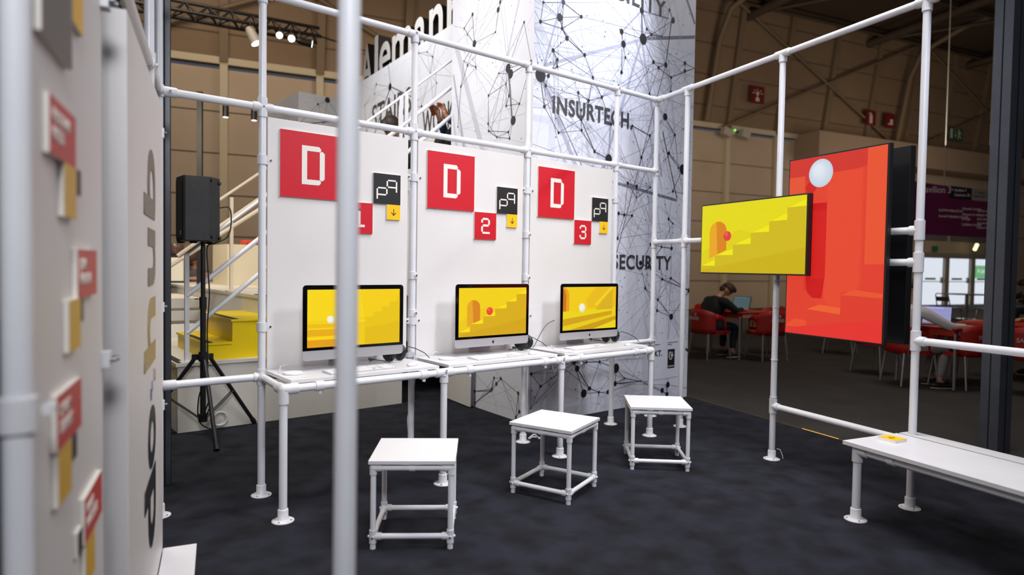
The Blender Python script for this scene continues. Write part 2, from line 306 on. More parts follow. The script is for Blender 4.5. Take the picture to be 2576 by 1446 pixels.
NF="""4.99,3.88,0.025 5.41,3.99,0.012 5.47,3.90,0.024 4.71,3.61,0.022 5.02,3.61,0.042 4.74,3.50,0.026 5.07,3.72,0.012 5.14,3.68,0.014 5.30,3.70,0.008 4.77,3.38,0.011 5.18,3.42,0.016 5.37,3.43,0.022 5.26,3.38,0.014 5.68,3.51,0.016 5.68,3.43,0.016 5.85,3.49,0.012 4.72,3.23,0.015 4.34,3.11,0.011 5.46,3.32,0.012 4.18,3.62,0.014 3.70,3.46,0.013 3.73,3.63,0.010 3.92,3.55,0.027 3.96,3.69,0.017 3.95,3.46,0.012 4.01,3.39,0.017 3.85,3.25,0.014 3.90,3.18,0.012 3.90,3.12,0.010 3.71,3.01,0.047 3.80,3.02,0.014 3.77,2.93,0.012 4.23,3.29,0.014 4.16,2.94,0.012 4.46,2.95,0.013 4.29,2.89,0.013 3.76,2.75,0.012 4.20,2.79,0.011 4.20,2.71,0.014 4.21,2.61,0.011 3.93,2.55,0.010 4.59,2.72,0.013 4.38,2.44,0.013 4.57,2.39,0.037 4.89,2.75,0.010 5.13,3.10,0.010 5.38,2.91,0.028 5.46,3.17,0.014 5.54,2.75,0.012 5.15,2.69,0.012 5.03,2.46,0.014 5.45,2.55,0.016 4.84,2.19,0.013 4.97,2.17,0.014 5.61,2.42,0.010 5.68,2.41,0.041 5.53,2.17,0.012 5.70,2.16,0.012 5.47,1.88,0.013 4.80,1.88,0.012 4.91,1.88,0.012 4.72,1.89,0.013 5.54,1.84,0.008 4.97,2.06,0.006 5.18,2.18,0.006 4.71,1.65,0.013 5.20,1.61,0.014 5.37,1.59,0.010 5.53,1.58,0.016 5.05,1.42,0.018 5.17,1.38,0.012 5.13,1.17,0.012 5.39,1.26,0.012 5.53,1.27,0.012 5.84,1.14,0.021 5.50,0.57,0.015 5.50,0.52,0.012 5.84,0.50,0.013 5.81,0.52,0.009 4.50,0.48,0.011 4.73,0.40,0.035 4.72,0.25,0.019 4.85,0.29,0.008 5.09,0.24,0.008 4.37,0.24,0.015 4.50,0.19,0.011 4.62,0.18,0.015 5.52,0.16,0.025 5.43,0.11,0.021 5.51,0.06,0.021 5.55,0.87,0.025 5.33,1.05,0.012 5.32,0.94,0.012 3.66,0.44,0.012 3.77,0.32,0.011 3.66,0.14,0.007 4.21,0.44,0.022 4.17,0.50,0.018 4.33,0.49,0.009 4.30,0.20,0.030 4.38,0.24,0.013"""
NL="""4.77,3.77,0.014 4.80,3.71,0.020 5.24,3.80,0.015 5.39,3.71,0.010 5.33,3.63,0.008 5.20,3.51,0.027 4.84,3.52,0.009 4.40,3.48,0.010 5.39,3.39,0.008 5.32,3.33,0.012 5.17,3.28,0.011 5.44,3.15,0.012 4.63,3.14,0.032 4.59,3.08,0.032 4.78,3.13,0.007 4.66,3.01,0.009 4.29,3.12,0.010 4.94,2.96,0.011 4.61,2.89,0.011 4.65,2.81,0.011 4.45,2.79,0.010 4.94,2.70,0.011 4.93,2.63,0.011 4.61,2.57,0.011 4.79,2.55,0.009 4.54,2.66,0.032 4.59,2.51,0.011 5.49,2.76,0.008 5.11,0.15,0.014 5.10,0.04,0.012 4.74,0.28,0.015 4.78,0.33,0.011 4.67,0.34,0.013 4.81,0.22,0.013 4.83,0.20,0.011 4.40,0.25,0.014 4.38,0.09,0.014 4.43,0.03,0.012"""
# ---------------------------------------------------------------- pipe frames
def fitting(parent,p,dirs,r=.0275,l=.055,screws=()):
    b=MB(); p=Vector(p); b.sph(p,r*1.0,nu=16,nv=8)
    for d in dirs:
        d=Vector(d).normalized(); b.cyl(p,p+d*l,r,n=20); b.cyl(p+d*l,p+d*(l+.003),r*.93,n=20)
    for s in screws:
        s=Vector(s).normalized(); b.cyl(p+s*r*.8,p+s*(r+.008),.009,n=10); b.cyl(p+s*(r+.006),p+s*(r+.0095),.006,n=8,mi=1)
    return b.build('pipe_fitting',[FIT,SCREW],parent)
def flange(parent,p,r=.0275):
    b=MB(); p=Vector(p); b.lathe([(0,.0),(.058,.0),(.058,.005),(.05,.009),(r+.004,.011),(r,.014),(r,.062),(r-.002,.066),(PR,.066)],p,n=28)
    for k in range(4): a=R(45+90*k); b.cyl(p+Vector((.046*math.cos(a),.046*math.sin(a),.008)),p+Vector((.046*math.cos(a),.046*math.sin(a),.0115)),.005,n=8,mi=1)
    return b.build('base_flange',[FIT,SCREW],parent)
def pipe(name,parent,p,q,r=PR):
    b=MB(); b.cyl(p,q,r,n=28); return b.build(name,PIPE,parent)
def clamp(parent,p,d,both=False):
    b=MB(); p=Vector(p); b.cyl(p-Z*.026,p+Z*.026,.0285,n=24)
    for s in ([1,-1] if both else [1]):
        q=p+Vector(d).normalized()*s*.036; b.box(q,(.012,.008,.018),math.atan2(d[1],d[0])); b.cyl(q+Vector(d).normalized()*s*.008+Vector((0,-.02,0)),q+Vector(d).normalized()*s*.008+Vector((0,.01,0)),.006,n=8,mi=1)
    return b.build('clamp',[FIT,SCREW],parent)
t=empty('tubular_scaffold',(PX[1],Y0,0),'white tubular frame holding the three white booth panels behind the desks','frame')
for i in range(6):
    p=Vector((PX[i],Y0,0)); top=ZT if i>0 else ZT
    pipe('post',t,p+Z*.01,p+Z*top); flange(t,p)
for i in range(5):
    pipe('rail',t,(PX[i],Y0,ZM),(PX[i+1],Y0,ZM)); 
    if i!=5: pipe('rail',t,(PX[i],Y0,ZD),(PX[i+1],Y0,ZD))
pipe('rail',t,(PX[0],Y0,ZT),(PX[5],Y0,ZT))
for i in range(1,5):
    p=Vector((PX[i],Y0,0))
    fitting(t,p+Z*ZT,[XV,-XV,-Z],screws=[(0,-1,.4)]); fitting(t,p+Z*ZM,[XV,-XV,Z,-Z])
    fitting(t,p+Z*ZD,[XV,-XV,-YV,Z,-Z] if i in(1,) else [XV,-XV,Z,-Z],l=.045)
fitting(t,(PX[0]+.05,Y0,ZM),[-XV,XV],l=.035,screws=[(0,-1,0)]); fitting(t,(PX[0],Y0,ZM),[Z,-Z],l=.03)
fitting(t,(PX[0]+.03,Y0,ZD),[-XV,XV],l=.05)
fitting(t,(PX[5],Y0,ZT),[-XV,-Z],screws=[(.3,-1,.4)]); fitting(t,(PX[5],Y0,ZM),[-XV,Z,-Z],l=.04,screws=[(-.3,-1,0),(.6,-1,0)]); fitting(t,(PX[5],Y0,ZD),[-XV,Z,-Z],l=.04,screws=[(-.3,-1,0),(.6,-1,0)])
fitting(t,(PX[5],Y0,1.607),[WV,Z,-Z],l=.05)
for i,zs in ((1,(1.957,.991)),(2,(1.953,.988)),(3,(1.951,.985)),(4,(1.954,))):
    for z in zs: clamp(t,(PX[i],Y0,z),(1,0,0) if i<4 else (-1,0,0),both=i in(2,3))
for i,zs in ((2,(1.294,1.04)),(3,(1.611,1.282))):
    for z in zs:
        b=MB(); p=Vector((PX[i],Y0,z)); b.cyl(p-Z*.024,p+Z*.024,.0285,n=24); b.cyl(p+Vector((.008,-.024,0)),p+Vector((.01,-.036,0)),.012,n=14); b.cyl(p+Vector((.01,-.034,0)),p+Vector((.01,-.038,0)),.007,n=10,mi=1); b.build('clamp',[FIT,SCREW],t)
# thin second conduit and cable behind middle posts
for i in (2,3):
    b=MB(); b.cyl((PX[i]+.012,Y0+.05,ZD),(PX[i]+.012,Y0+.05,1.86),.014,n=12); b.build('conduit',PIPE,t)
# desk frame
YF=3.3974; LX=[1.209,2.209,3.209,4.209]
t=empty('tubular_desk',(LX[0],YF,0),'long white tubular desk frame with four front legs under the three computers','desk frame')
for i,x in enumerate(LX):
    pipe('leg',t,(x,YF,.01),(x,YF,ZD)); flange(t,(x,YF,0))
    if i in(0,3): fitting(t,(x,YF,ZD),[(XV if i==0 else -XV),YV,-Z],r=.029,l=.075)
    else: fitting(t,(x,YF,ZD),[XV,-XV,-Z],l=.06,screws=[(0,-1,.5),(-.5,-1,-1)])
pipe('rail',t,(LX[0],YF,ZD),(LX[3],YF,ZD))
pipe('rail',t,(LX[0],YF,ZD),(LX[0]+.0345,Y0-.03,ZD)); pipe('rail',t,(LX[3],YF,ZD),(LX[3]+.0345,Y0-.03,ZD))
for x in (1.404,2.06,2.40,3.05,3.40,4.02):
    b=MB(); b.cyl((x-.024,YF,ZD),(x+.024,YF,ZD),.027,n=22); b.cyl((x+.004,YF,ZD-.024),(x+.004,YF,ZD-.042),.011,n=10); b.build('clip',FIT,t)
# desk boards
for i,lab in enumerate(['white desk board under the left computer, beside the foreground pole','white desk board under the middle computer','white desk board under the right computer, nearest the printed tower']):
    b=MB(); x0=LX[i]+.045+(.0 if i else 0); x1=x0+.93; b.bb((x0,YF+.015,.7225),(x1,Y0-.035,.742)); o=b.build('desk_board',WOOD,bevel=.002); tag(o,lab,'table top','desk boards'); base(o,((x0+x1)/2,YF+.22,.7225))
# white partition panels
def glyph(b,o,w,h,rects,mi=1,dy=-.0012):
    for r in rects:
        if len(r)==4 and not isinstance(r[0],tuple): r=[(r[0],r[1]),(r[2],r[1]),(r[2],r[3]),(r[0],r[3])]
        pts=[Vector((o[0]+x*w,o[1]+dy,o[2]-y*h)) for x,y in r]; b.poly(pts,mi)
GD=[(.33,.20,.412,.79),[(.412,.20),(.60,.20),(.632,.232),(.632,.278),(.412,.278)],[(.412,.712),(.632,.712),(.632,.758),(.60,.79),(.412,.79)],[(.612,.27),(.66,.27),(.692,.30),(.692,.69),(.66,.72),(.612,.72)]]
G_1=[[(.34,.30),(.46,.20),(.57,.20),(.57,.27),(.47,.27),(.34,.37)],(.47,.2,.57,.72),(.30,.71,.72,.79)]
G_2=[[(.38,.20),(.60,.20),(.64,.235),(.64,.275),(.36,.275),(.36,.235)],(.30,.26,.38,.38),[(.62,.26),(.66,.26),(.70,.29),(.70,.43),(.66,.47),(.62,.47)],(.38,.44,.64,.52),[(.30,.54),(.34,.50),(.38,.50),(.38,.73),(.34,.73),(.30,.69)],(.36,.715,.70,.79)]
G_3=[[(.38,.20),(.60,.20),(.64,.235),(.64,.275),(.36,.275),(.36,.235)],(.30,.26,.38,.36),[(.62,.26),(.66,.26),(.70,.29),(.70,.42),(.66,.46),(.62,.46)],(.42,.44,.63,.52),[(.62,.50),(.66,.50),(.70,.54),(.70,.69),(.66,.73),(.62,.73)],(.30,.62,.38,.72),[(.36,.715),(.64,.715),(.64,.755),(.60,.79),(.38,.79),(.36,.755)]]
G_PQ=[(.11,.50,.165,.84),(.165,.445,.46,.495),(.46,.495,.515,.665),(.165,.665,.46,.715),(.53,.18,.82,.23),(.475,.23,.53,.405),(.53,.405,.82,.455),(.82,.23,.875,.585)]
G_AR=[(.475,.28,.525,.68),[(.5,.74),(.5,.66),(.66,.50),(.695,.535)],[(.5,.74),(.5,.66),(.34,.50),(.305,.535)]]
YS=Y0-.012
nm_p=['left','middle','right']
for i in range(3):
    x0=PX[i+1]+.027; x1=PX[i+2]-.05
    b=MB(); b.bb((x0,YS,ZD+.02),(x1,YS+.018,2.206)); o=b.build('partition_panel',PANEL,bevel=.0015); tag(o,['white partition panel behind the left computer, carrying the signs D and 1','white partition panel behind the middle computer, carrying the signs D and 2','white partition panel behind the right computer, carrying the signs D and 3'][i],'panel','white partition panels'); base(o,((x0+x1)/2,YS+.009,ZD+.02))
    n=str(i+1)
    def sgn(name,dx,z,s,mt,gl,gm,lab,cat='sign',grp=None,dep=.012):
        o3=(PX[i+1]+dx,YS-dep,z); b=MB(); b.bb((o3[0],YS-dep,z-s),(o3[0]+s,YS-.0005,z)); 
        b.v=b.v; k=len(b.f)
        b.mi=[1]*k; b.poly([Vector((o3[0],YS-dep-.0006,z)),Vector((o3[0],YS-dep-.0006,z-s)),Vector((o3[0]+s,YS-dep-.0006,z-s)),Vector((o3[0]+s,YS-dep-.0006,z))],0)
        o=b.build(name,[mt,CREAM]); tag(o,lab,cat,grp); base(o,(o3[0]+s/2,YS-dep/2,z-s))
        b=MB(); glyph(b,o3,s,s,gl,0); b.build('lettering',gm,o); return o
    sgn('letter_sign',.094,2.147,.392,RED,GD,CREAM,'large red square sign with the letter D above the %s computer'%['left','middle','right'][i],grp='red letter signs')
    sgn('number_sign',.094+.398,1.755,.196,RED,[G_1,G_2,G_3][i],CREAM,'small red square sign with the number %s on the %s white panel'%(n,nm_p[i]),grp='red number signs')
    sgn('logo_sign',.094+.398+.2,1.953,.196,BLK,G_PQ,CREAM,'black square sign with white letters pq on the %s white panel'%nm_p[i],grp='black pq signs')
    sgn('arrow_sign',.094+.398+.298,1.757,.098,YEL,G_AR,BLK,'small yellow sign with black down arrow on the %s white panel'%nm_p[i],grp='yellow arrow signs')
# ---------------------------------------------------------------- display frame on the right
t=empty('tubular_rack',QR(.4253),'white tubular frame on the right carrying the yellow and red display screens','frame')
Q=[.4253,1.454,2.4889,3.53]
for q in Q: pipe('post',t,QR(q,0,.01),QR(q,0,ZT)); flange(t,QR(q))
pipe('rail',t,QR(0.02,0,ZT),QR(3.6,0,ZT)); pipe('rail',t,QR(0,0,1.608),QR(Q[2],0,1.608)); pipe('rail',t,QR(Q[1],0,1.424),QR(Q[2],0,1.424)); pipe('rail',t,QR(Q[1],0,.388),QR(Q[2],0,.388)); pipe('rail',t,QR(Q[2],0,.974),QR(Q[3],0,.974)); pipe('rail',t,QR(Q[2],0,.388),QR(Q[3],0,.388))
fitting(t,QR(0.0,0,ZT),[WV],l=.1)
for q in Q[:3]: fitting(t,QR(q,0,ZT),[WV,-WV,-Z],l=.06)
fitting(t,QR(Q[0],0,1.608),[WV,-WV,Z,-Z],l=.05)
for z in(1.608,1.424): fitting(t,QR(Q[2],0,z),[-WV,Z,-Z],r=.028,l=.055)
fitting(t,QR(Q[1],0,.388),[WV,Z,-Z],l=.05); fitting(t,QR(Q[2],0,.974),[WV,Z,-Z],l=.055); fitting(t,QR(Q[1],0,1.424),[WV,Z,-Z],l=.05)
# cable down the post under the yellow screen
b=MB(); p=QR(Q[1],.02); s=Vector((-.012,-.005,0)); pts=[p+s+Z*1.3,p+s*1.6+Z*1.0,p+s*1.2+Z*.6,p+s*2.2+Z*.3,p+s*1.6+Z*.12,p+s+Z*.075]; b.tube(pts,.003)
b.tube([QR(Q[1],.0,.075)+Vector((.03,-.02,0)),QR(Q[1],0,.07)+Vector((.05,-.035,0)),QR(Q[1],0,.03)+Vector((.065,-.045,0)),QR(Q[1],0,.004)+Vector((.066,-.05,0))],.003); o=b.build('power_cable',CABW); tag(o,'thin white cable strapped down the post under the yellow screen','cable'); base(o,QR(Q[1]))
b=MB(); 
for z in(1.10,.72,.45): b.cyl(QR(Q[1],0,z),QR(Q[1],0,z+.006),.0255,n=20); b.cyl(QR(Q[1],0,z)+Vector((-.025,-.01,.003)),QR(Q[1],0,z)+Vector((-.04,-.015,.003)),.004,n=6)
b.build('cable_tie',CABW,o)
# ---------------------------------------------------------------- screens
def img(b,M,shapes,mats,names,d=.0004):
    # shapes: (colorname, poly) in unit coords; M(x,y,h)->Vector
    for k,(cn,poly) in enumerate(shapes):
        if cn not in names: names.append(cn); mats.append(E1('screen_%d_%d_%d'%cn,cn,.95))
        b.poly([M(x,y,.0002+k*d*.5) for x,y in poly],names.index(cn))
def circ(x,y,rx,ry,n=28): return [(x+rx*math.cos(2*math.pi*k/n),y+ry*math.sin(2*math.pi*k/n)) for k in range(n)]
def arch(x0,x1,y0,y1,top,n=14):
    c=(x0+x1)/2; r=(x1-x0)/2; ys=top-r*1.6
    return [(x0,y0),(x1,y1)]+[(c+r*math.cos(math.pi*k/n),ys+r*1.6*math.sin(math.pi*k/n)) for k in range(n+1)]
def stairs_scene(ax,bx,by,br,bg=(248,212,0),dk=(222,176,0),lt=(253,228,14),ball=(240,66,44),asp=1.78):
    xs=[0,.155,.345,.52,.69,.845,1.0]; ys=[.10,.255,.405,.56,.70,.86]
    sh=[(bg,rc(0,0,1,1))]
    sh.append(((bg[0]-6,bg[1]-8,0),[(0,0),(1,0),(1,.3),(.4,.62),(0,.3)]))
    sh.append(((236,168,24),arch(ax,ax+.185,.2,.33,.75))); sh.append(((222,134,10),[(ax+.09,.27),(ax+.185,.33)]+[(ax+.185-.0925+.0925*math.cos(math.pi*k/14),.75-.148+.148*math.sin(math.pi*k/14)) for k in range(0,9)]))
    for k in range(6):
        x0,x1,y=xs[k],xs[k+1],ys[k]; sh.append((lt,[(x0,y),(x1,y),(x1,min(1,y+.09 if k!=1 else y+.09)),(x0+.03,y+.01)]))
    pol=[(0,0),(1,0),(1,.86)]
    for k in range(5,-1,-1):
        pol+=[(xs[k],ys[k])]; 
        if k: pol+=[(xs[k],ys[k-1])]
    sh.append((dk,pol)); sh.append(((dk[0]-6,dk[1]-8,0),[(0,0),(1,0),(1,.34),(.155,.08),(0,.03)]))
    sh.append((ball,circ(bx,by,br,br*asp))); sh.append(((min(ball[0]+8,255),ball[1]+34,ball[2]+28),circ(bx-br*.25,by+br*asp*.4,br*.4,br*.4*asp)))
    return sh
def tiers_scene():
    y=(250,210,0); sh=[(y,rc(0,0,1,1)),((253,218,4),[(0,.45),(.6,.5),(.55,1),(0,1)])]
    sh+=[((240,192,0),rc(0,.33,.60,.405)),((236,176,0),rc(0,.19,.60,.31)),((255,214,0),rc(0,.31,.60,.335)),((255,214,0),rc(0,.13,.60,.19)),((230,160,0),rc(0,0,.60,.13)),((255,228,10),[(0,.405),(.38,.42),(.60,.45),(.60,.405)]),((246,206,0),rc(.38,0,.60,.42))]
    st=[(.60,0),(1,0),(1,.86)]; xs=[.97,.88,.79,.70,.60]; ys=[.86,.77,.68,.59,.50]
    for k in range(5): st+=[(xs[k],ys[k])]+([(xs[k],ys[k+1])] if k<4 else [])
    sh.append(((238,200,0),st)); sh.append(((232,192,0),[(.60,0),(1,0),(1,.4),(.6,.3)]))
    sh+=[((226,224,206),circ(.235,.475,.04,.068)),((246,244,236),circ(.228,.485,.032,.055))]
    return sh
def plat_scene():
    sh=[((246,206,0),rc(0,0,1,1)),((236,164,10),arch(-.12,.11,.45,.42,.98)[1:] ),((214,120,10),arch(-.1,.055,.45,.42,.92)[1:]),((240,190,10),[(.45,.5),(1,.5),(1,1),(.6,1),(.42,.7)])]
    sh[1]=((236,164,10),[(0,.42),(.11,.42),(.11,.82),(.09,.92),(.05,.98),(0,1)]); sh[2]=((206,116,10),[(0,.42),(.055,.42),(.055,.8),(.03,.93),(0,.96)])
    st=[(.62,.45),(.93,.45),(.93,.95)]
    for k in range(8): st+=[(.93-.04*k,.93-.06*k),(.90-.04*k,.93-.06*k)]
    sh.append(((222,178,20),st)); sh.append(((246,216,30),[(.62,.55),(.93,.98),(.90,1),(.58,.58)]))
    sh+=[((240,216,0),[(0,.26),(.92,.42),(.92,.46),(.0,.44)]),((214,164,0),[(0,.0),(.06,.0),(.92,.28),(.92,.42),(0,.26)]),((236,206,0),[(0,0),(.1,0),(1,.29),(1,.34),(.92,.33),(0,.1)]),((206,158,0),[(.1,0),(.55,0),(1,.2),(1,.29)]),((240,214,10),[(.55,0),(1,.18),(1,0)])]
    sh+=[((232,228,190),circ(.345,.51,.06,.108)),((246,246,226),circ(.335,.53,.046,.085))]
    return sh
# iMac-style computers, local frame: front is -y, origin base centre
def rrect(w,h,r,n=5,z0=0):
    o=[]
    for cx,cz,a0 in ((w/2-r,z0+h-r,0),(-w/2+r,z0+h-r,90),(-w/2+r,z0+r,180),(w/2-r,z0+r,270)):
        for k in range(n+1): a=R(a0+90*k/n); o.append((cx+r*math.cos(a),cz+r*math.sin(a)))
    return o
def computer(shapes,label):
    t=empty('desktop_computer',(0,0,0),label,'computer','desktop computers')
    b=MB(); prof=rrect(.65,.437,.02,z0=.06); n=len(prof)
    cx,cz=0,.278; lv=[(1,-.07),(1,-.064),(.93,-.055),(.6,-.035),(.25,-.025)]
    vs=[(cx+(x-cx)*s,y,cz+(z-cz)*s) for s,y in lv for x,z in prof]; fs=[list(range(n))]+[(j*n+k,j*n+(k+1)%n,(j+1)*n+(k+1)%n,(j+1)*n+k) for j in range(len(lv)-1) for k in range(n)]+[list(range((len(lv)-1)*n,len(lv)*n))[::-1]]
    b.add(vs,fs,0); b.build('body',ALU,t)
    g=MB(); gp=[p for p in rrect(.65,.437,.02,z0=.06) if p[1]>.2]; gp=[(.325,.118)]+gp+[(-.325,.118)]
    g.add([(x,-.0712,z) for x,z in gp],[list(range(len(gp)))[::-1]]); g.build('screen_glass',BLACKG,t)
    s=MB(); mats=[];names=[]; img(s,lambda x,y,h:Vector(((x-.5)*.597,-.0716-h,.135+y*.336)),shapes,mats,names); s.build('screen',mats,t)
    l=MB(); 
    ap=[(0,.55),(.18,.66),(.42,.66),(.62,.52),(.52,.3),(.56,.05),(.74,-.12),(.6,-.5),(.34,-.86),(.14,-.86),(0,-.78),(-.14,-.86),(-.34,-.86),(-.62,-.5),(-.78,0),(-.72,.36),(-.5,.62),(-.2,.64)]
    l.add([(x*.0125,-.0708,.089+z*.0135) for x,z in ap],[list(range(len(ap)))]); lf=[(.02,.7),(.06,.95),(.28,1.15),(.27,.9),(.14,.74)]; l.add([(x*.0125,-.0708,.089+z*.0135) for x,z in lf],[list(range(len(lf)))]); l.build('logo',BLK,t)
    f=MB(); f.bb((-.1,-.09,0),(.1,.095,.005)); 
    w=.098; pth=[(.09,.003),(.092,.02),(.075,.07),(.035,.14),(.0,.22),(-.03,.26)]
    vs=[(sx*w,y,z) for y,z in pth for sx in(-1,1)]+[(sx*w,y+.006,z+.002) for y,z in pth for sx in(-1,1)]; m_=len(pth)*2
    fs=[(2*k,2*k+1,2*k+3,2*k+2) for k in range(len(pth)-1)]+[(m_+2*k,m_+2*k+2,m_+2*k+3,m_+2*k+1) for k in range(len(pth)-1)]+[(2*k,2*k+2,m_+2*k+2,m_+2*k) for k in range(len(pth)-1)]+[(2*k+1,m_+2*k+1,m_+2*k+3,2*k+3) for k in range(len(pth)-1)]
    f.add(vs,fs); f.build('stand',mat('stand_aluminium',(206,206,210),.35,.4),t)
    w_=MB(); w_.cyl((0,-.0712,.484),(0,-.0716,.484),.0022,n=10); w_.build('camera',BLACKP,t)
    return t
ZB=.742
cs=[computer(tiers_scene(),'left desktop computer, screen showing a white ball on steps, behind the foreground pole'),
    computer(stairs_scene(.115,.437,.51,.047),'middle desktop computer whose yellow screen shows a red ball and an arch'),
    computer(plat_scene(),'right desktop computer whose yellow screen shows a white ball on a platform')]
for c,(x,y) in zip(cs,((1.729,3.712),(2.793,3.735),(3.742,3.712))): c.location=(x,y,ZB)
# keyboards
def keyboard(label):
    t=empty('keyboard',(0,0,0),label,'keyboard','keyboards')
    b=MB(); b.add([(sx*.2095,y,z) for sx in(-1,1) for y,z in((-.057,0),(-.057,.004),(.057,0),(.057,.012))],[(0,1,3,2),(4,6,7,5),(0,4,5,1),(2,3,7,6),(0,2,6,4),(1,5,7,3)]); b.build('case',mat('keyboard_case',(196,197,202),.35,.3),t)
    k=MB(); wid=[.27,.062,.085]
    def key(x0,x1,r,rows=6):
        y=-.050+r*.0182; z=.0045+(y+.057)/.114*.008; hh=.0155 if r<5 else .009
        k.bb((x0+.0013,y,z),(x1-.0013,y+hh,z+.0035))
    for r in range(6):
        x=-.204; n=14 if r not in(0,) else 0
        if r==0:
            for w in(.0235,.0185,.0185,.0235,.092,.0235,.0185,.0185,.0235): key(x,x+w,0); x+=w
        else:
            for c in range(14): w=.27/14; key(x,x+w,r); x+=w
        if r in(5,4,3): 
            for c in range(3): key(.071+c*.0187,.071+(c+1)*.0187,r)
        if r==1: key(.0897,.1084,1)
        if r==0:
            for c in range(3): key(.071+c*.0187,.071+(c+1)*.0187,0)
        for c in range(4): key(.1325+c*.0187,.1325+(c+1)*.0187,r)
    k.build('keys',mat('white_key',(240,240,242),.4),t); return t
kb=keyboard('white full-size keyboard in front of the left computer'); kb.location=(1.70,3.515,ZB); kb.rotation_euler=(0,0,R(3))
k2=dup(kb,(2.72,3.525,ZB),R(3),'white full-size keyboard in front of the middle computer'); k3=dup(kb,(3.64,3.565,ZB),R(4),'white full-size keyboard in front of the right computer')
b=MB(); b.lathe([(0,0),(.9,0),(1,.25),(.96,.55),(.75,.85),(.4,1),(0,1.02)],n=28); b.v=[Vector((v.x*.0285,v.y*.0565,v.z*.021)) for v in b.v]; ms=b.build('computer_mouse',mat('mouse_white',(236,236,238),.2)); tag(ms,'white computer mouse right of the left keyboard','mouse','computer mice'); ms.location=(2.055,3.52,ZB); ms.rotation_euler=(0,0,R(-50))
dup(ms,(3.04,3.52,ZB),R(-52),'white computer mouse right of the middle keyboard'); dup(ms,(4.03,3.49,ZB),R(-55),'white computer mouse right of the right keyboard')
def puck(label):
    t=empty('charging_pad',(0,0,0),label,'charger','round charging pads')
    b=MB(); b.lathe([(0,0),(.05,0),(.054,.003),(.054,.009),(.05,.013),(0,.0135)],n=32); b.build('pad',mat('pad_white',(234,234,236),.35),t)
    c=MB(); c.tube([(-.05,.01,.006),(-.06,.05,.006),(-.03,.12,.03),(.03,.15,.035),(.08,.17,.02),(.13,.2,.003)],.0022,n=6); c.build('cable',CABW,t); return t
pk=puck('round white charging pad at the left end of the desk'); pk.location=(1.335,3.60,ZB); dup(pk,(2.375,3.62,ZB),R(8),'round white charging pad on the left corner of the middle desk board'); dup(pk,(3.325,3.47,ZB),R(15),'round white charging pad between the middle and right keyboards')
# headsets
def headset(label):
    t=empty('headphones',(0,0,0),label,'headphones','black headphones'); t.scale=(1.25,1.25,1.25)
    Mx=Matrix.Rotation(R(78),3,'Y')
    for sx in(-.035,.035):
        b=MB(); b.lathe([(0,-.012),(.03,-.012),(.042,-.006),(.044,.006),(.038,.014),(.02,.018),(0,.018)],(sx,0,.045),n=24,M=Matrix.Rotation(R(90 if sx>0 else -90),3,'Y')); b.build('ear_cup',BLACKP,t)
    b=MB(); b.tube([(-.05,0,.06)]+[(-.05*math.cos(math.pi*k/12),.14*math.sin(math.pi*k/12)*1.0,.06-.035*math.sin(math.pi*k/12)) for k in range(1,12)]+[(.05,0,.06)],.009,n=8); b.build('headband',BLACKP,t)
    c=MB(); c.tube([(-.04,-.02,.03),(-.06,-.05,.012),(-.12,-.06,.02),(-.17,-.03,.03),(-.14,.03,.01)],.0022,n=6); c.tube([(.04,0,.05),(.08,-.02,.07),(.14,-.01,.055),(.18,-.04,.03),(.19,-.07,.004)],.0022,n=6); c.tube([(-.17,-.03,.03),(-.19,-.02,.035)],.007,n=8); c.build('cord',CABLE,t); return t
h=headset('black headphones lying beside the left computer'); h.location=(2.045,3.735,ZB); h.rotation_euler=(0,0,R(15))
dup(h,(3.135,3.735,ZB),R(25),'black headphones lying beside the middle computer'); dup(h,(4.085,3.735,ZB),R(-10),'black headphones lying beside the right computer')
# headphone cables, stray cables
def cable(name,pts,r,mt,label,n=10):
    P=[Vector(p) for p in pts]; out=[]
    for i in range(len(P)-1):
        p0=P[max(i-1,0)];p1=P[i];p2=P[i+1];p3=P[min(i+2,len(P)-1)]
        for k in range(6):
            u=k/6; out.append(.5*((2*p1)+(p2-p0)*u+(2*p0-5*p1+4*p2-p3)*u*u+(3*p1-p0-3*p2+p3)*u**3))
    out.append(P[-1]); b=MB(); b.tube(out,r,n=6); o=b.build(name,mt); tag(o,label,'cable'); base(o,P[0]); return o
cable('power_cable',[(2.18,3.80,.75),(2.23,3.84,.745),(2.25,3.80,.72),(2.27,3.90,.40),(2.235,3.885,.30),(2.26,3.88,.02)],.004,CABW,'white cable running down the post between the left and middle panels')
cable('usb_cable',[(3.27,3.83,.742),(3.29,3.80,.75),(3.36,3.79,.86),(3.41,3.78,.92),(3.46,3.75,.95)],.0028,mat('cable_grey',(90,88,86),.5),'grey cable rising from the desk to the back of the right computer')
cable('power_cable',[(3.22,3.70,.70),(3.26,3.72,.62),(3.33,3.72,.60),(3.38,3.72,.66),(3.40,3.70,.60),(3.42,3.70,.55),(3.45,3.70,.60),(3.45,3.70,.70)],.004,CABW,'looped white cables hanging under the desk between the middle and right computers')
cable('power_cable',[(3.27,3.82,.03),(3.31,3.80,.06),(3.35,3.80,.03),(3.38,3.83,.006),(3.42,3.86,.006),(3.38,3.90,.008),(3.33,3.87,.01)],.006,CABW,'bundle of white cable on the floor at the foot of the middle post')
for x,lab in ((2.20,'clear plastic cable connector behind the left headphones'),(4.23,'clear plastic cable connector behind the right computer')):
    b=MB(); b.box((x,3.80,.765 if x<3 else .775),(.03,.012,.014),R(20)); o=b.build('cable_connector',mat('clear_plastic',(215,215,222),.2,trans=.3)); tag(o,lab,'connector'); base(o,(x,3.80,.751))
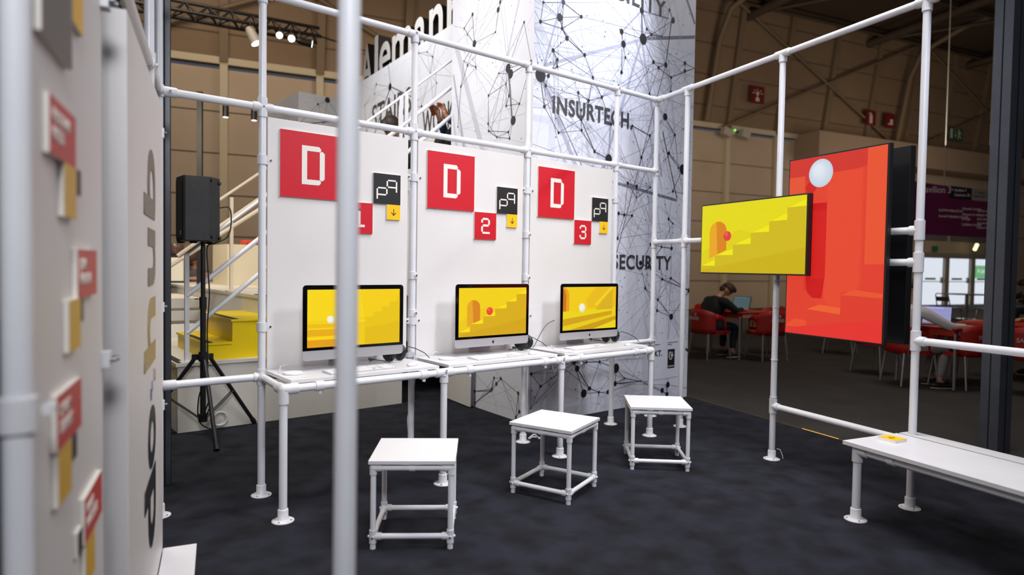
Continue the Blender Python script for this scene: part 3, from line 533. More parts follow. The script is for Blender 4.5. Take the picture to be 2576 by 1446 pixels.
# ---------------------------------------------------------------- yellow screen and red screens on the frame
def tv(name,q0,q1,z0,z1,d,th,label,shapes,back=False,brd=.012):
    c=QR((q0+q1)/2,d,z0); t=empty(name,c,label,'screen')
    b=MB(); b.box(QR((q0+q1)/2,d-th/2,(z0+z1)/2),(th/2,abs(q1-q0)/2,(z1-z0)/2),EA); b.build('housing',BLACKP,t,bevel=.004)
    if shapes:
        s=MB(); mats=[];names=[]
        img(s,lambda x,y,h:QR(q0+brd+(q1-q0-2*brd)*x,d+.0012+h,z0+brd+(z1-z0-2*brd)*y),shapes,mats,names); s.build('screen',mats,t)
    return t
t=tv('display_screen',.79,1.825,1.333,1.879,.13,.045,'landscape screen with yellow picture of an arch, stairs and a red ball',[(c,p) for c,p in stairs_scene(.09,.285,.53,.04,bg=(232,220,0),dk=(212,188,14),lt=(244,236,0),ball=(226,62,60))],brd=.011)
b=MB(); b.box(QR(Q[1],.055,1.6),(.032,.12,.1),EA); b.build('bracket',BLACKP,t)
rs=[((228,62,42),rc(0,0,1,1)),((212,52,40),[(0,1),(1,1),(1,.93),(.3,.86),(0,.9)]),((214,50,38),rc(.20,.25,.28,.93)),((232,84,48),rc(0,.62,.18,.90)),((236,84,46),[(.82,.4),(1,.4),(1,1),(.82,1)]),((230,66,44),[(.28,.28),(.30,.2),(.38,.15),(.5,.13),(.64,.15),(.72,.2),(.8,.3),(.8,.9),(.28,.9)]),((206,10,12),[(.22,.30),(.24,.24),(.30,.21),(.40,.21),(.42,.3),(.43,.74),(.22,.74)]),((214,24,18),rc(.27,.32,.43,.70)),((234,72,44),[(.43,.2),(.52,.14),(.66,.16),(.78,.3),(.78,.9),(.43,.9)])]
rs+=[((226,60,40),rc(.6,0,1,.25)),((236,86,44),[(.6,.235),(.74,.265),(1,.25),(1,.228)]),((226,62,42),rc(.24,0,.6,.145)),((240,98,44),[(.24,.145),(.38,.175),(.6,.165),(.6,.13)]),((236,80,42),[(0,.04),(.1,.085),(.24,.08),(.24,.03)]),((232,50,44),[(0,0),(1,0),(1,.12),(.24,.05),(0,.03)])]
rs+=[((206,30,24),circ(.25,.83,.06,.03)),((196,210,228),circ(.355,.905,.13,.078,48))]+[((200+4*k,214+3*k,230+2*k),circ(.355-.004*k,.905+.003*k,.13-.012*k,.078-.0075*k,48)) for k in range(1,8)]
tv('display_screen',1.616,2.352,.932,2.125,.085,.035,'tall portrait screen with red-orange picture and a pale ball at the top',rs,brd=.011)
t=tv('display_screen',1.60,2.335,.93,2.13,-.125,.05,'black back-to-back screen behind the red portrait screen',None)
b=MB(); b.box(QR(2.0,-.02,1.52),(.05,.15,.14),EA); b.build('bracket',BLACKP,t)
# bench on the right
t=empty('bench',QR(2.6,.24),'long white bench on tubular legs at the right, around the display frame post','bench')
BZ=.41
for z0,d0,d1,nm_ in ((BZ,.05,.50,'seat_board'),(BZ,-.085,.03,'back_board')):
    b=MB(); a=[QR(2.43,d1,BZ),QR(2.43,d0,BZ),QR(4.2,d0,BZ),QR(4.2,d1,BZ)]; b.add(a+[p+Z*.02 for p in a],[(0,1,2,3)[::-1],(4,5,6,7),(0,4,5,1)[::-1],(1,5,6,2)[::-1],(2,6,7,3)[::-1],(3,7,4,0)[::-1]]); b.build(nm_,WOOD,t)
lp=QR(2.49,.455); pipe('leg',t,lp+Z*.01,lp+Z*.388); flange(t,lp); fitting(t,lp+Z*.385,[WV,-Z],r=.028,l=.06)
pipe('rail',t,lp+Z*.385,lp+WV*1.6+Z*.385); lp2=lp+WV*1.6; pipe('leg',t,lp2+Z*.01,lp2+Z*.388); flange(t,lp2)
b=MB(); q=lp+WV*.2+Z*.385; b.cyl(q-WV*.02,q+WV*.02,.027,n=20); b.build('clip',FIT,t)
pipe('rail',t,lp+Z*.385,QR(2.49,.02,.385))
b=MB(); c=Vector((3.915,1.462,.4305)); b.box(c+Z*.0075,(.05,.05,.0075),R(-12),1); 
rt=Matrix.Rotation(R(-12),3,'Z'); top=lambda x,y,h:c+rt@Vector((x*.1,y*.1,h)); b.poly([top(x,y,.0158) for x,y in ((-.5,-.5),(.5,-.5),(.5,.5),(-.5,.5))],0)
for g in G_AR: 
    pl_=[(g[0],g[1]),(g[2],g[1]),(g[2],g[3]),(g[0],g[3])] if not isinstance(g[0],tuple) else g
    pts=[top(-(y-.5),(x-.5),.0165) for x,y in pl_]; b.poly(pts,2)
o=b.build('arrow_sign',[YEL,CREAM,BLK]); tag(o,'small yellow arrow sign lying on the end of the white bench','sign'); base(o,c)
# aluminium profile posts
def profile(p,a,w,h,label):
    t=empty('profile_post',p,label,'post'); p=Vector(p)
    b=MB(); b.box(p+Z*(h/2),(w/2,w/2,h/2),a); b.build('core',DGREY,t,bevel=.004)
    b=MB(); rt=Matrix.Rotation(a,3,'Z')
    for sx,sy in((1,0),(-1,0),(0,1),(0,-1)):
        n=rt@Vector((sx,sy,0)); s=rt@Vector((-sy,sx,0)); b.box(p+n*(w/2+.0003)+Z*(h/2),(.0035,.0035,h/2),a); 
    b.build('groove',mat('groove_black',(14,14,15),.7),t); return t
profile((6.099,1.548,-.012),R(-20),.145,5.2,'dark grey metal profile post at the right edge behind the bench')
profile((.838,4.39,0),R(-10),.062,5.2,'dark grey metal profile post beside the tall white lettered panel')
# ---------------------------------------------------------------- foreground pole
t=empty('foreground_pole',(.538,1.171,0),'white vertical pole in the near foreground crossing the left computer','pole')
pipe('pipe',t,(.533,1.166,.01),(.545,1.18,3.0)); flange(t,(.533,1.166,0))
# ---------------------------------------------------------------- left row
t=empty('tubular_scaffold',LW(.5),'white tubular frame along the left edge beside the tall white panels','frame')
pipe('post',t,LW(.5,0,.01),LW(.5,0,ZT)); pipe('post',t,LW(2.667,0,.01),LW(2.667,0,ZT)); flange(t,LW(.5)); flange(t,LW(2.667))
pipe('rail',t,LW(.02,0,ZM),LW(2.9,0,ZM)); fitting(t,LW(.5,0,ZM),[WV,-WV,Z],l=.05,screws=[(1,0,0)]); fitting(t,LW(.0,0,ZM),[WV],l=.07,screws=[(1,-.4,0)])
pipe('rail',t,LW(.02,0,ZT),LW(2.9,0,ZT))
for tt,z in((2.667,1.12),):
    b=MB(); p=LW(tt,0,z); b.cyl(p-Z*.027,p+Z*.027,.0265,n=24); q=p+EV*.032-WV*.015; b.cyl(q-WV*.01,q-WV*.028,.010,n=10); b.sph(q-WV*.028,.009); b.build('clamp',[FIT,SCREW],t)
for z in(1.106,2.03):
    b=MB(); p=LW(1.925,.018,z); b.box(p,(.012,.022,.02),EA); b.cyl(p+EV*.01-WV*.012,p+EV*.03-WV*.012,.007,n=10,mi=1); b.cyl(p+EV*.01+WV*.012,p+EV*.026+WV*.012,.007,n=10,mi=1); b.build('clamp',[FIT,SCREW],t)
for z in (1.957,1.15,.69):
    b=MB(); p=LW(.47,.052,z); b.box(p,(.006,.012,.022),EA); b.cyl(p,p+EV*.016-WV*.004,.008,n=10,mi=1); b.build('clamp',[FIT,SCREW],t)
t=empty('lettered_panel',LW(1.1),'tall white boxed panel on the left with large vertical lettering','panel')
b=MB(); a=[LW(.477,-.04),LW(.477,.05),LW(1.75,.05),LW(1.75,-.04)]; b.add(a+[p+Z*2.075 for p in a],[(0,1,2,3),(4,7,6,5),(0,4,5,1),(1,5,6,2),(2,6,7,3),(3,7,4,0)]); b.build('board',PANEL,t,bevel=.002)
LB=mat('lettering_black',(30,30,34),.4); LG=mat('lettering_gold',(172,148,96),.4); LT=mat('lettering_taupe',(112,98,86),.4)
# letters rotated: text runs upward (+z); letter up = towards camera along the wall (WV)
tm=lambda z,t0: frame(LW(t0,.052,z),Z,WV,EV*-1 if False else Z.cross(WV))
for ch,z0_,z1_,mt_ in (('d',.248,.542,LB),('o',.556,.80,LB),('h',.966,1.222,LG),('u',1.27,1.487,LT),('b',1.528,1.793,LT)):
    o=text('lettering',ch,.60,tm(z0_,.89),mt_,t,ext=.0008,bold=.012)
    zs=[v.co.z for v in o.data.vertices]; a0=min(zs); k_=(z1_-z0_)/(max(zs)-a0)
    for v in o.data.vertices: v.co.z=z0_+(v.co.z-a0)*k_
for z,t0,c in((.90,.90,0),(.915,.95,1),(.875,1.02,2),(.85,1.06,3)):
    p=LW(t0,.0515,z); b=MB(); b.box(p,(.0015,.022,.022),EA); b.build('emblem_square',[LG,mat('emblem_pink',(200,170,180),.5),mat('emblem_grey',(150,150,165),.5),mat('emblem_blue',(110,112,125),.5)][c],t)
b=MB(); b.box(LW(1.0,.125,.0125),(.07,.49,.0125),EA); o=b.build('floor_plinth',WOOD,bevel=.002); tag(o,'low white plinth board on the carpet in front of the tall lettered panel','plinth'); base(o,LW(1.0,.125))
b=MB(); a=[LW(1.93,-.008),LW(1.93,.012),LW(2.62,.012),LW(2.62,-.008)]; b.add([p+Z*.03 for p in a]+[p+Z*2.2 for p in a],[(0,1,2,3),(4,7,6,5),(0,4,5,1),(1,5,6,2),(2,6,7,3),(3,7,4,0)]); o=b.build('notice_panel',PANEL); tag(o,'blurred white panel in the left foreground carrying small red and yellow signs','panel'); base(o,LW(2.27,0))
# small signs with real thickness; faces towards the booth (EV)
def wsign(name,t0,t1,z0,z1,mt,label,txt=None,dep=.010,grp=None,fg=None):
    c=LW((t0+t1)/2,.0125+dep/2,(z0+z1)/2); b=MB(); b.box(c,(dep/2,abs(t1-t0)/2,(z1-z0)/2),EA,1)
    f=.0125+dep+.0006; b.poly([LW(t0,f,z0),LW(t0,f,z1),LW(t1,f,z1),LW(t1,f,z0)],0)
    o=b.build(name,[mt,CREAM]); tag(o,label,'sign',grp); base(o,LW((t0+t1)/2,.0125,z0))
    if txt:
        for k,s in enumerate(txt): text('lettering',s,(z1-z0)*.30,frame(LW(t0-(t0-t1)*.1,f+.0006,z1-(z1-z0)*(.40+.31*k)),-WV,Z,EV),fg or CREAM,o,sx=1.0,bold=.001)
    return o
WR=mat('small_sign_red',(206,62,56),.5)
nn_=['top','second','third','bottom']
for k,(t0,z1,tx) in enumerate(((2.56,1.649,['PROGRAM','PRIZES']),(2.318,1.386,['JOIN','MADEIRA']),(2.515,1.117,['START','SUMMIT']),(2.255,.843,['MAKE','HACKERS']))):
    wsign('small_red_sign',t0,t0-.228,z1-.102,z1,WR,'small red lettered sign, %s of four on the blurred left panel'%nn_[k],tx,grp='small red signs')
for k,(t0,z1) in enumerate(((2.444,1.547),(2.406,1.284),(2.506,1.013),(2.247,.739))):
    wsign('small_yellow_sign',t0,t0-.115,z1-.102,z1,mat('small_sign_yellow',(226,178,52),.5),'small plain yellow sign, %s of four on the blurred left panel'%nn_[k],grp='small yellow signs')
for k,(t0,z1) in enumerate(((2.31,1.551),(2.29,1.284),(2.37,1.010),(2.315,.792))):
    wsign('small_black_sign',t0,t0-.05,z1-.052,z1,BLK,'tiny black square sign, %s of four on the blurred left panel'%nn_[k],dep=.007,grp='tiny black signs')
o=wsign('large_dark_sign',2.62,2.375,1.735,1.98,mat('dark_taupe',(104,94,90),.5),'large dark sign with white letter high on the blurred left panel',['P'],dep=.012)
wsign('corner_yellow_sign',2.35,2.24,1.84,1.96,YEL,'yellow sign beside the large dark sign at the top left',dep=.009)
# ---------------------------------------------------------------- stools, local frame
def stool(label):
    t=empty('stool',(0,0,0),label,'stool','white cube stools'); h=.185; r=.0135
    b=MB(); b.bb((-.207,-.207,.413),(.207,.207,.431)); b.build('seat',WOOD,t,bevel=.0015)
    for sx in(-1,1):
        for sy in(-1,1):
            b=MB(); b.cyl((sx*h,sy*h,.0),(sx*h,sy*h,.398),r,n=18); b.cyl((sx*h,sy*h,0),(sx*h,sy*h,.018),r*1.02,n=18); b.build('leg',PIPE,t)
            for z in(.06,.392):
                f=MB(); p=Vector((sx*h,sy*h,z)); f.sph(p,.019,nu=12,nv=8)
                ds=[(-sx,0,0),(0,-sy,0),(0,0,-1)]+([(0,0,1)] if z<.1 else [])
                for d in ds: f.cyl(p,p+Vector(d)*(.04 if abs(d[2])<.5 else .032),.0178,n=18)
                if z<.1:
                    for d in ((sx,0,0),(0,sy,0)): f.cyl(p+Vector(d)*.014,p+Vector(d)*.024,.007,n=8); f.cyl(p+Vector(d)*.023,p+Vector(d)*.026,.0045,n=8,mi=1)
                f.build('corner_fitting',[FIT,SCREW],t)
    for z in(.06,.392):
        for a,c in(((-h,-h),(h,-h)),((h,-h),(h,h)),((h,h),(-h,h)),((-h,h),(-h,-h))):
            b=MB(); b.cyl((*a,z),(*c,z),r,n=18)
            if z>.1: m_=Vector(((a[0]+c[0])/2,(a[1]+c[1])/2,z)); d=(Vector((*c,z))-Vector((*a,z))).normalized(); b.cyl(m_-d*.014,m_+d*.014,.0165,n=16)
            b.build('stretcher',PIPE,t)
    return t
st=stool('white square stool nearest the camera, right of the foreground pole'); st.location=(1.692,2.852,0); st.rotation_euler=(0,0,R(-36))
dup(st,(2.708,2.912,0),R(-69.5),'white square stool in the middle of the three, turned corner-on'); dup(st,(3.669,2.903,0),R(-42.5),'white square stool farthest right, standing before the desk end')
# ---------------------------------------------------------------- printed tower
def P3(s): return [tuple(float(x) for x in q.split(',')) for q in s.split()]
NFp=[(x,z,r*1.3) for x,z,r in P3(NF)]; NLp=[(y+.0,z,r*1.3) for y,z,r in P3(NL)]
def network(b,nodes,M,u0,u1,z0,z1,seed,nfaint=60,ndots=160,thick=(),k1=3,maxlen=.75,nm=1):
    """print on a wall: M(u,z,h)->point; materials 1 black 2 grey 3 light 5 pale"""
    rnd=random.Random(seed); H=[.0004]
    def line(a,c,w,mi):
        d=Vector((c[0]-a[0],c[1]-a[1])); L=d.length
        if L<.01: return
        n=Vector((-d.y,d.x))/L*w/2; H[0]+=.000004
        # clip
        pts=[(a[0]+n.x,a[1]+n.y),(c[0]+n.x,c[1]+n.y),(c[0]-n.x,c[1]-n.y),(a[0]-n.x,a[1]-n.y)]
        pts=[(min(max(x,u0),u1),min(max(z,z0),z1)) for x,z in pts]; b.poly([M(x,z,H[0]) for x,z in pts],mi)
    def clipline(a,c):
        t0,t1=0,1; d=(c[0]-a[0],c[1]-a[1])
        for p,q in((-d[0],a[0]-u0),(d[0],u1-a[0]),(-d[1],a[1]-z0),(d[1],z1-a[1])):
            if p==0: 
                if q<0: return None
            else:
                r=q/p
                if p<0: t0=max(t0,r)
                else: t1=min(t1,r)
        if t0>=t1: return None
        return (a[0]+d[0]*t0,a[1]+d[1]*t0),(a[0]+d[0]*t1,a[1]+d[1]*t1)
    for a,c,w,mi in thick:
        q=clipline(a,c); 
        if q: line(*q,w,mi)
    for k in range(nfaint):
        s=rnd.choice(nodes); a=rnd.uniform(0,2*math.pi); L=rnd.uniform(.4,2.2)
        q=clipline((s[0],s[1]),(s[0]+math.cos(a)*L,s[1]+math.sin(a)*L))
        if q: line(*q,rnd.uniform(.0018,.004),rnd.choice((5,5,3,3,2)))
    done=set()
    for i,n in enumerate(nodes):
        near=sorted(range(len(nodes)),key=lambda j:(nodes[j][0]-n[0])**2+(nodes[j][1]-n[1])**2)[1:k1+1]
        for q,j in enumerate(near):
            if (min(i,j),max(i,j)) in done: continue
            done.add((min(i,j),max(i,j))); o=nodes[j]
            if math.hypot(o[0]-n[0],o[1]-n[1])<maxlen: line((n[0],n[1]),(o[0],o[1]),.003+.004*rnd.random(),1 if q==0 else rnd.choice((2,2,1)))
        fj=rnd.randrange(len(nodes)); o=nodes[fj]
        if math.hypot(o[0]-n[0],o[1]-n[1])<1.3*maxlen/.75: line((n[0],n[1]),(o[0],o[1]),.003,2)
    for n in nodes:
        H[0]+=.000004; r=max(n[2],.009)
        b.poly([M(min(max(x,u0),u1),z,H[0]) for x,z in circ(n[0],n[1],r*.92,r,18)],nm)
    for k in range(ndots):
        x=rnd.uniform(u0+.02,u1-.02); z=rnd.uniform(z0+.02,z1-.02); r=rnd.choice((.0035,.0045,.006))
        H[0]+=.000002; b.poly([M(x,z,H[0]) for x,z in circ(x,z,r,r,8)],1)
PM=[PRINT,G1,G2,G3,G4,G5]
cA=Vector((3.632,4.257,0)); cB=Vector((5.844,4.227,0)); cC=Vector((5.90,5.62,0)); cD=Vector((3.705,5.62,0)); TH=4.9
t=empty('printed_tower',(4.7,4.6,0),'tall white tower printed with black network lines and INSURTECH and SECURITY lettering','tower')
b=MB(); b.prism([(p.x,p.y) for p in (cA,cB,cC,cD)],0,TH,lambda x,y,h:(x,y,h))
fx=(cB-cA).normalized(); fn=Vector((fx.y,-fx.x,0))
FM=lambda x,z,h: cA+fx*((x-3.632)/fx.x)+fn*h+Z*z
network(b,NFp,FM,3.634,5.842,.002,TH,5,420,480,thick=[((3.72,3.01),(4.28,2.05),.045,3),((5.0,3.61),(5.86,3.82),.035,2),((3.75,3.1),(5.0,3.6),.03,3),((5.0,3.6),(4.50,2.3),.03,3),((5.0,3.6),(5.35,2.3),.025,3),((4.47,2.2),(5.6,2.08),.03,2),((5.37,3.43),(5.45,3.9),.012,1),((5.37,3.43),(4.7,1.5),.012,2),((3.77,2.93),(4.5,1.9),.012,2),((5.35,2.75),(5.6,2.1),.014,1),((5.6,4.3),(5.84,3.95),.04,2),((5.02,3.88),(5.4,3.9),.015,2),((5.0,3.6),(4.99,3.88),.02,2),((4.71,3.6),(4.99,3.88),.02,3),((4.6,2.9),(4.55,2.2),.02,3),((3.72,3.0),(4.0,3.9),.02,3),((4.36,2.1),(4.7,1.9),.03,5)])
b.build('front_face',PM,t)
lx=(cD-cA).normalized(); ln=Vector((-lx.y,lx.x,0))
b=MB(); LM=lambda y,z,h: cA+lx*((y-4.257)/lx.y)+ln*h+Z*z
network(b,NLp,LM,4.262,5.6,.002,TH,9,60,170,maxlen=.42,nm=4,k1=3,thick=[((5.55,3.6),(5.0,2.4),.07,5),((5.6,3.3),(5.3,2.3),.05,3),((4.62,3.1),(4.56,2.7),.025,2),((4.4,3.9),(4.9,2.6),.02,5),((5.6,2.9),(5.45,2.3),.05,5)])
b.build('side_face',PM,t)
for s_,x,z,h,w in (('INSURTECH.',3.845,2.717,.148,1.03),('SECURITY',4.645,1.360,.140,.88),('AGILITY',4.40,3.90,.160,.96)):
    o=text('lettering',s_,h/.72,frame(FM(x,z,.0035),fx,Z,fn),G4,t,sx=1,bold=.0048,spacing=1.1)
    xs=[v.co.x for v in o.data.vertices]; x0=min(xs); sc=w/(max(xs)-x0)
    for v in o.data.vertices: v.co.x=x0+(v.co.x-x0)*sc; v.co.y+=(v.co.x-x0)*fx.y*0
b=MB(); b.poly([FM(5.13,.23,.0036),FM(5.80,.235,.0036),FM(5.80,.64,.0036),FM(5.13,.64,.0036)]); b.build('sponsor_field',PRINT,t)
text('lettering','RCKT.',.085,frame(FM(5.18,.47,.0045),fx,Z,fn),G1,t,bold=.002); text('lettering','Concept and Production\nPartner',.02,frame(FM(5.18,.585,.0045),fx,Z,fn),G1,t); text('lettering','Architectural Partner\nPartner',.02,frame(FM(5.50,.595,.0045),fx,Z,fn),G1,t)
b=MB(); b.poly([FM(x,z,.0042) for x,z in ((5.505,.33),(5.62,.33),(5.62,.53),(5.505,.53))],0)
for pth in ([(5.53,.49),(5.53,.45),(5.545,.425),(5.565,.425),(5.58,.45),(5.58,.50)],[(5.53,.49),(5.545,.505),(5.56,.49),(5.56,.45)],[(5.555,.465),(5.60,.465)]):
    for i in range(len(pth)-1):
        a=Vector(pth[i]);c=Vector(pth[i+1]); d=(c-a).normalized(); n=Vector((-d.y,d.x))*.005; b.poly([FM(*(a+n),.0048),FM(*(c+n),.0048),FM(*(c-n),.0048),FM(*(a-n),.0048)],1)
b.build('emblem',[G1,CREAM],t); text('lettering','UNDPLUS',.021,frame(FM(5.512,.345,.0048),fx,Z,fn),CREAM,t,sx=1.1)
# storage door on the tower side
o_=Vector((3.60,5.09,.0)); t=empty('storage_door',o_,'low white cabinet door standing ajar beside the printed tower under the desk','door')
b=MB(); a=[Vector(q) for q in((3.598,5.085,.012),(3.612,5.08,.012),(3.675,5.60,.012),(3.66,5.605,.012))]; b.add(a+[p+Z*.78 for p in a],[(0,3,2,1),(4,5,6,7),(0,1,5,4),(1,2,6,5),(2,3,7,6),(3,0,4,7)]); b.build('panel',PANEL,t)
b=MB(); b.box((3.652,5.575,.30),(.012,.02,.03)); b.box((3.652,5.575,.24),(.008,.012,.02)); b.build('hinge',SCREW,t)
# ---------------------------------------------------------------- printed stair wall and block, big letters
t=empty('printed_stair_wall',(4.6,8.0,0),'white wall printed with network lines and stairs lettering, below the large letters','wall panel')
wx=lambda y: 4.27+(y-6.39)*.0918
b=MB(); b.prism([(wx(6.36),6.36),(wx(6.36)+.08,6.36),(wx(9.8)+.08,9.8),(wx(9.8),9.8)],0,4.2,lambda x,y,h:(x,y,h)); WM=lambda y,z,h: Vector((wx(y)-h,y,z)); wd=Vector((-.0914,-.9958,0)); wn_=Vector((-.9958,.0914,0))
wn=[(8.83,4.02,.02),(8.32,3.87,.055),(8.9,3.9,.014),(9.3,3.8,.012),(8.05,3.6,.012),(7.4,4.1,.014),(7.15,4.05,.014),(7.0,3.95,.016),(6.9,4.15,.014),(7.05,3.75,.014),(6.88,3.6,.014),(7.6,3.45,.014),(7.3,3.4,.02),(8.7,3.5,.014),(9.2,3.4,.016),(8.0,3.0,.014),(6.95,3.3,.012)]
network(b,wn,WM,6.37,9.74,.01,4.19,3,50,120,thick=[((8.3,3.87),(9.2,3.0),.03,2),((8.3,3.87),(8.4,4.26),.03,3),((8.3,3.87),(7.4,3.5),.02,2)]); b.build('board',PM,t)
for s_,y0,y1,z,h in (('STAIRS',8.99,7.62,3.40,.34),('TO WALL WORK',8.5,6.42,3.01,.32)):
    o=text('lettering',s_,h/.72,frame((wx(y0)-.004,y0,z),wd,Z,wn_),mat('taupe_print',(104,98,92),.5),t,bold=.004)
    ys=[v.co.y for v in o.data.vertices]; ym=max(ys); sc=(y0-y1)/(ym-min(ys))
    for v in o.data.vertices: v.co.y=ym+(v.co.y-ym)*sc; v.co.x=wx(v.co.y+t.location.y)-.005-t.location.x
t=empty('printed_block',(4.7,11.2,0),'lower white printed block beyond the stairs, behind the left panels','wall panel')
b=MB(); b.bb((4.11,10.9,0),(6.2,12.6,4.26)); BM=lambda x,z,h: Vector((x,10.9-h,z))
network(b,[(4.62,4.2,.05),(4.45,4.1,.02),(5.35,4.0,.02),(5.35,3.65,.02),(4.55,3.8,.014),(4.15,3.75,.014),(4.9,3.9,.012),(5.1,3.6,.012)],BM,4.12,6.2,2.5,4.25,4,24,40,thick=[((4.15,3.7),(5.4,4.05),.02,2)]); b.build('front_face',PM,t)
b=MB(); BL=lambda y,z,h: Vector((4.108-h,y,z)); b.poly([BL(10.9,0,0),BL(12.6,0,0),BL(12.6,4.25,0),BL(10.9,4.25,0)],0)
network(b,[(11.3,4.0,.03),(11.8,3.8,.02),(11.5,3.6,.02),(12.2,3.9,.02)],BL,10.9,12.6,2.5,4.25,6,16,30); b.build('side_face',PM,t)
t=empty('raised_lettering',(4.75,8.0,4.15),'large three-dimensional white letters with black sides standing on the printed stair wall','lettering')
LF=mat('letter_face',(206,202,204),.5); LS=mat('letter_side',(26,22,20),.4,noise=((40,30,24),2,.3,.7,None))
for ch,y0,y1,zt in (('A',9.74,9.30,4.83),('l',9.20,9.06,4.84),('e',9.01,8.59,4.66),('m',8.53,7.86,4.66),('a',7.78,7.44,4.66),('n',7.34,6.96,4.66),('h',6.85,6.45,4.84)):
    c=bpy.data.curves.new('l','FONT'); c.body=ch; c.size=1; c.offset=.015; tt=bpy.data.objects.new('tmp',c); COL.objects.link(tt); bpy.context.view_layer.update()
    me=bpy.data.meshes.new_from_object(tt.evaluated_get(bpy.context.evaluated_depsgraph_get())); bpy.data.objects.remove(tt)
    xs=[v.co.x for v in me.vertices]; zs=[v.co.y for v in me.vertices]; x0,x1,z0,z1=min(xs),max(xs),min(zs),max(zs)
    b=MB(); vs=[]
    for v in me.vertices: vs.append((v.co.x-x0)/(x1-x0)*(y0-y1)); 
    F=[Vector((wx(y0-vs[i])+.12,y0-vs[i],4.12+(v.co.y-z0)/(z1-z0)*(zt-4.12))) for i,v in enumerate(me.vertices)]; B_=[p+XV*.22 for p in F]
    from collections import Counter
    ec=Counter()
    for p in me.polygons:
        vv=list(p.vertices)
        for i in range(len(vv)): ec[tuple(sorted((vv[i],vv[(i+1)%len(vv)])))]+=1
        b.poly([F[i] for i in vv],0); b.poly([B_[i] for i in vv[::-1]],1)
    for (i,j),n in ec.items():
        if n==1: b.poly([F[i],F[j],B_[j],B_[i]],1)
    b.build('letter',[LF,LS],t); bpy.data.meshes.remove(me)
# ---------------------------------------------------------------- stairs and bleachers
t=empty('seating_steps',(2.2,5.9,0),'white and yellow stepped seating with black nosing strips behind the speaker stand','stairs')
b=MB(); b.bb((1.17,5.648,0),(3.18,7.6,.53)); b.bb((1.155,5.635,.53),(3.18,7.6,.557)); b.build('base_block',WST,t)
b=MB(); b.bb((1.40,5.71,.557),(1.60,6.75,.68)); b.bb((1.385,5.70,.68),(1.60,6.75,.699)); b.bb((1.60,5.71,.557),(2.3,6.75,.868)); b.bb((1.588,5.70,.868),(2.3,6.75,.887)); b.build('yellow_step',YST,t)
b=MB(); NB=mat('nosing_black',(44,40,38),.8)
b.bb((1.40,5.70,.7),(1.445,6.42,.703)); b.bb((1.60,5.70,.888),(1.645,6.5,.891)); b.bb((1.17,5.66,.558),(1.225,6.9,.561)); b.bb((1.99,5.8,1.06),(2.04,6.4,1.064)); b.build('nosing',NB,t)
b=MB(); b.bb((1.98,6.05,.557),(4.22,10.85,1.03)); b.bb((1.97,6.04,1.03),(4.22,10.85,1.058)); b.build('upper_deck',WST,t)
b=MB(); b.bb((.8,6.4,0),(1.165,7.2,.36)); b.build('yellow_step',YST,t)
b=MB()
for k in range(3): b.bb((.8,7.6+.32*k,0),(1.97,9.55,.70+.12*k))
b.build('white_step',WST,t)
b=MB()
for k in range(2): b.bb((.82,7.62+.32*k,.70+.12*k),(1.95,7.9+.32*k,.712+.12*k))
b.build('step_mat',mat('step_mat',(120,112,104),.9,noise=((90,84,78),60,.4,.6,None)),t)
b=MB()
for k in range(9): x=2.39+.22*k; b.bb((x,5.75,1.06+(.33 if k else 0)+.165*k),(4.2,7.2,1.39+.165*(k+1)))
b.bb((4.2,5.75,1.06),(4.6,6.33,2.8))
b.build('stair_flight',WST,t)
b=MB(); b.bb((2.43,8.9,1.058),(4.2,9.6,1.60)); b.build('cream_counter',CRM,t)
t=empty('cushion',(2.95,9.1,1.6),'red cushion roll on the cream counter','cushion'); b=MB(); b.box((2.95,9.1,1.635),(.28,.1,.03)); b.build('cover',mat('cushion_red',(196,60,36),.7),t,bevel=.02)
# railings
def rail(name,y,lab,x0,xs,rows,post,th=.02,mt=PIPE):
    t=empty(name,(x0,y,.56),lab,'railing')
    for px_,za,zb in post: b=MB(); b.box((px_,y,(za+zb)/2),(.016,.016,(zb-za)/2)); b.box((px_,y,za+.004),(.05,.05,.004)); b.build('post',mt,t)
    for (xa,za),(xb,zb),r in rows:
        b=MB(); b.cyl((xa,y,za),(xb,y,zb),r,n=14); b.build('handrail',mt,t)
rail('stair_railing',5.69,'near white stair railing with three sloping rails climbing behind the panels',1.245,0,[((1.245,1.425),(4.3,3.936),.013),((1.245,1.09),(4.3,3.674),.020),((1.245,.79),(4.3,3.374),.020)],[(1.245,.557,1.43),(3.16,2.1,3.01),(3.22,2.1,3.05)])
rail('stair_railing',7.25,'far white stair railing behind the speaker, on the other side of the steps',1.6,0,[((1.50,1.70),(2.9,2.80),.014),((1.50,1.42),(2.9,2.52),.020),((1.2,1.15),(2.6,2.15),.020)],[(2.02,1.06,2.05)],mt=mat('warm_white_rail',(224,208,188),.4))
# ---------------------------------------------------------------- loudspeaker on tripod
C0=Vector((1.315,5.475,0)); ra=Vector((.972,-.2335,0)); fa=Vector((.2335,.972,0))
t=empty('loudspeaker',C0+Z*1.52,'black loudspeaker box mounted on the tripod stand before the steps','speaker')
cs_=[(-.155,.06),(-.10,-.14),(-.085,-.15),(.075,-.14),(.085,-.135),(.155,-.02),(.09,.19),(-.08,.21)]
b=MB(); fnp=lambda x,y,h: C0-ra*.035+ra*x+fa*y+Z*h; b.prism(cs_,1.52,2.012,fnp); b.build('cabinet',mat('speaker_black',(32,33,37),.55,noise=((26,27,30),30,.4,.6,None)),t,bevel=.008)
b=MB(); g0=Vector((-.155,.06)); g1=Vector((-.10,-.14)); gn=Vector((-.97,-.233))
def gp(u,z): q=g0+(g1-g0)*u+gn*.004; return fnp(q.x,q.y,z)
b.poly([gp(.06,1.545),gp(.94,1.545),gp(.94,1.988),gp(.06,1.988)]); b.build('grille',mat('grille_black',(14,14,15),.7),t)
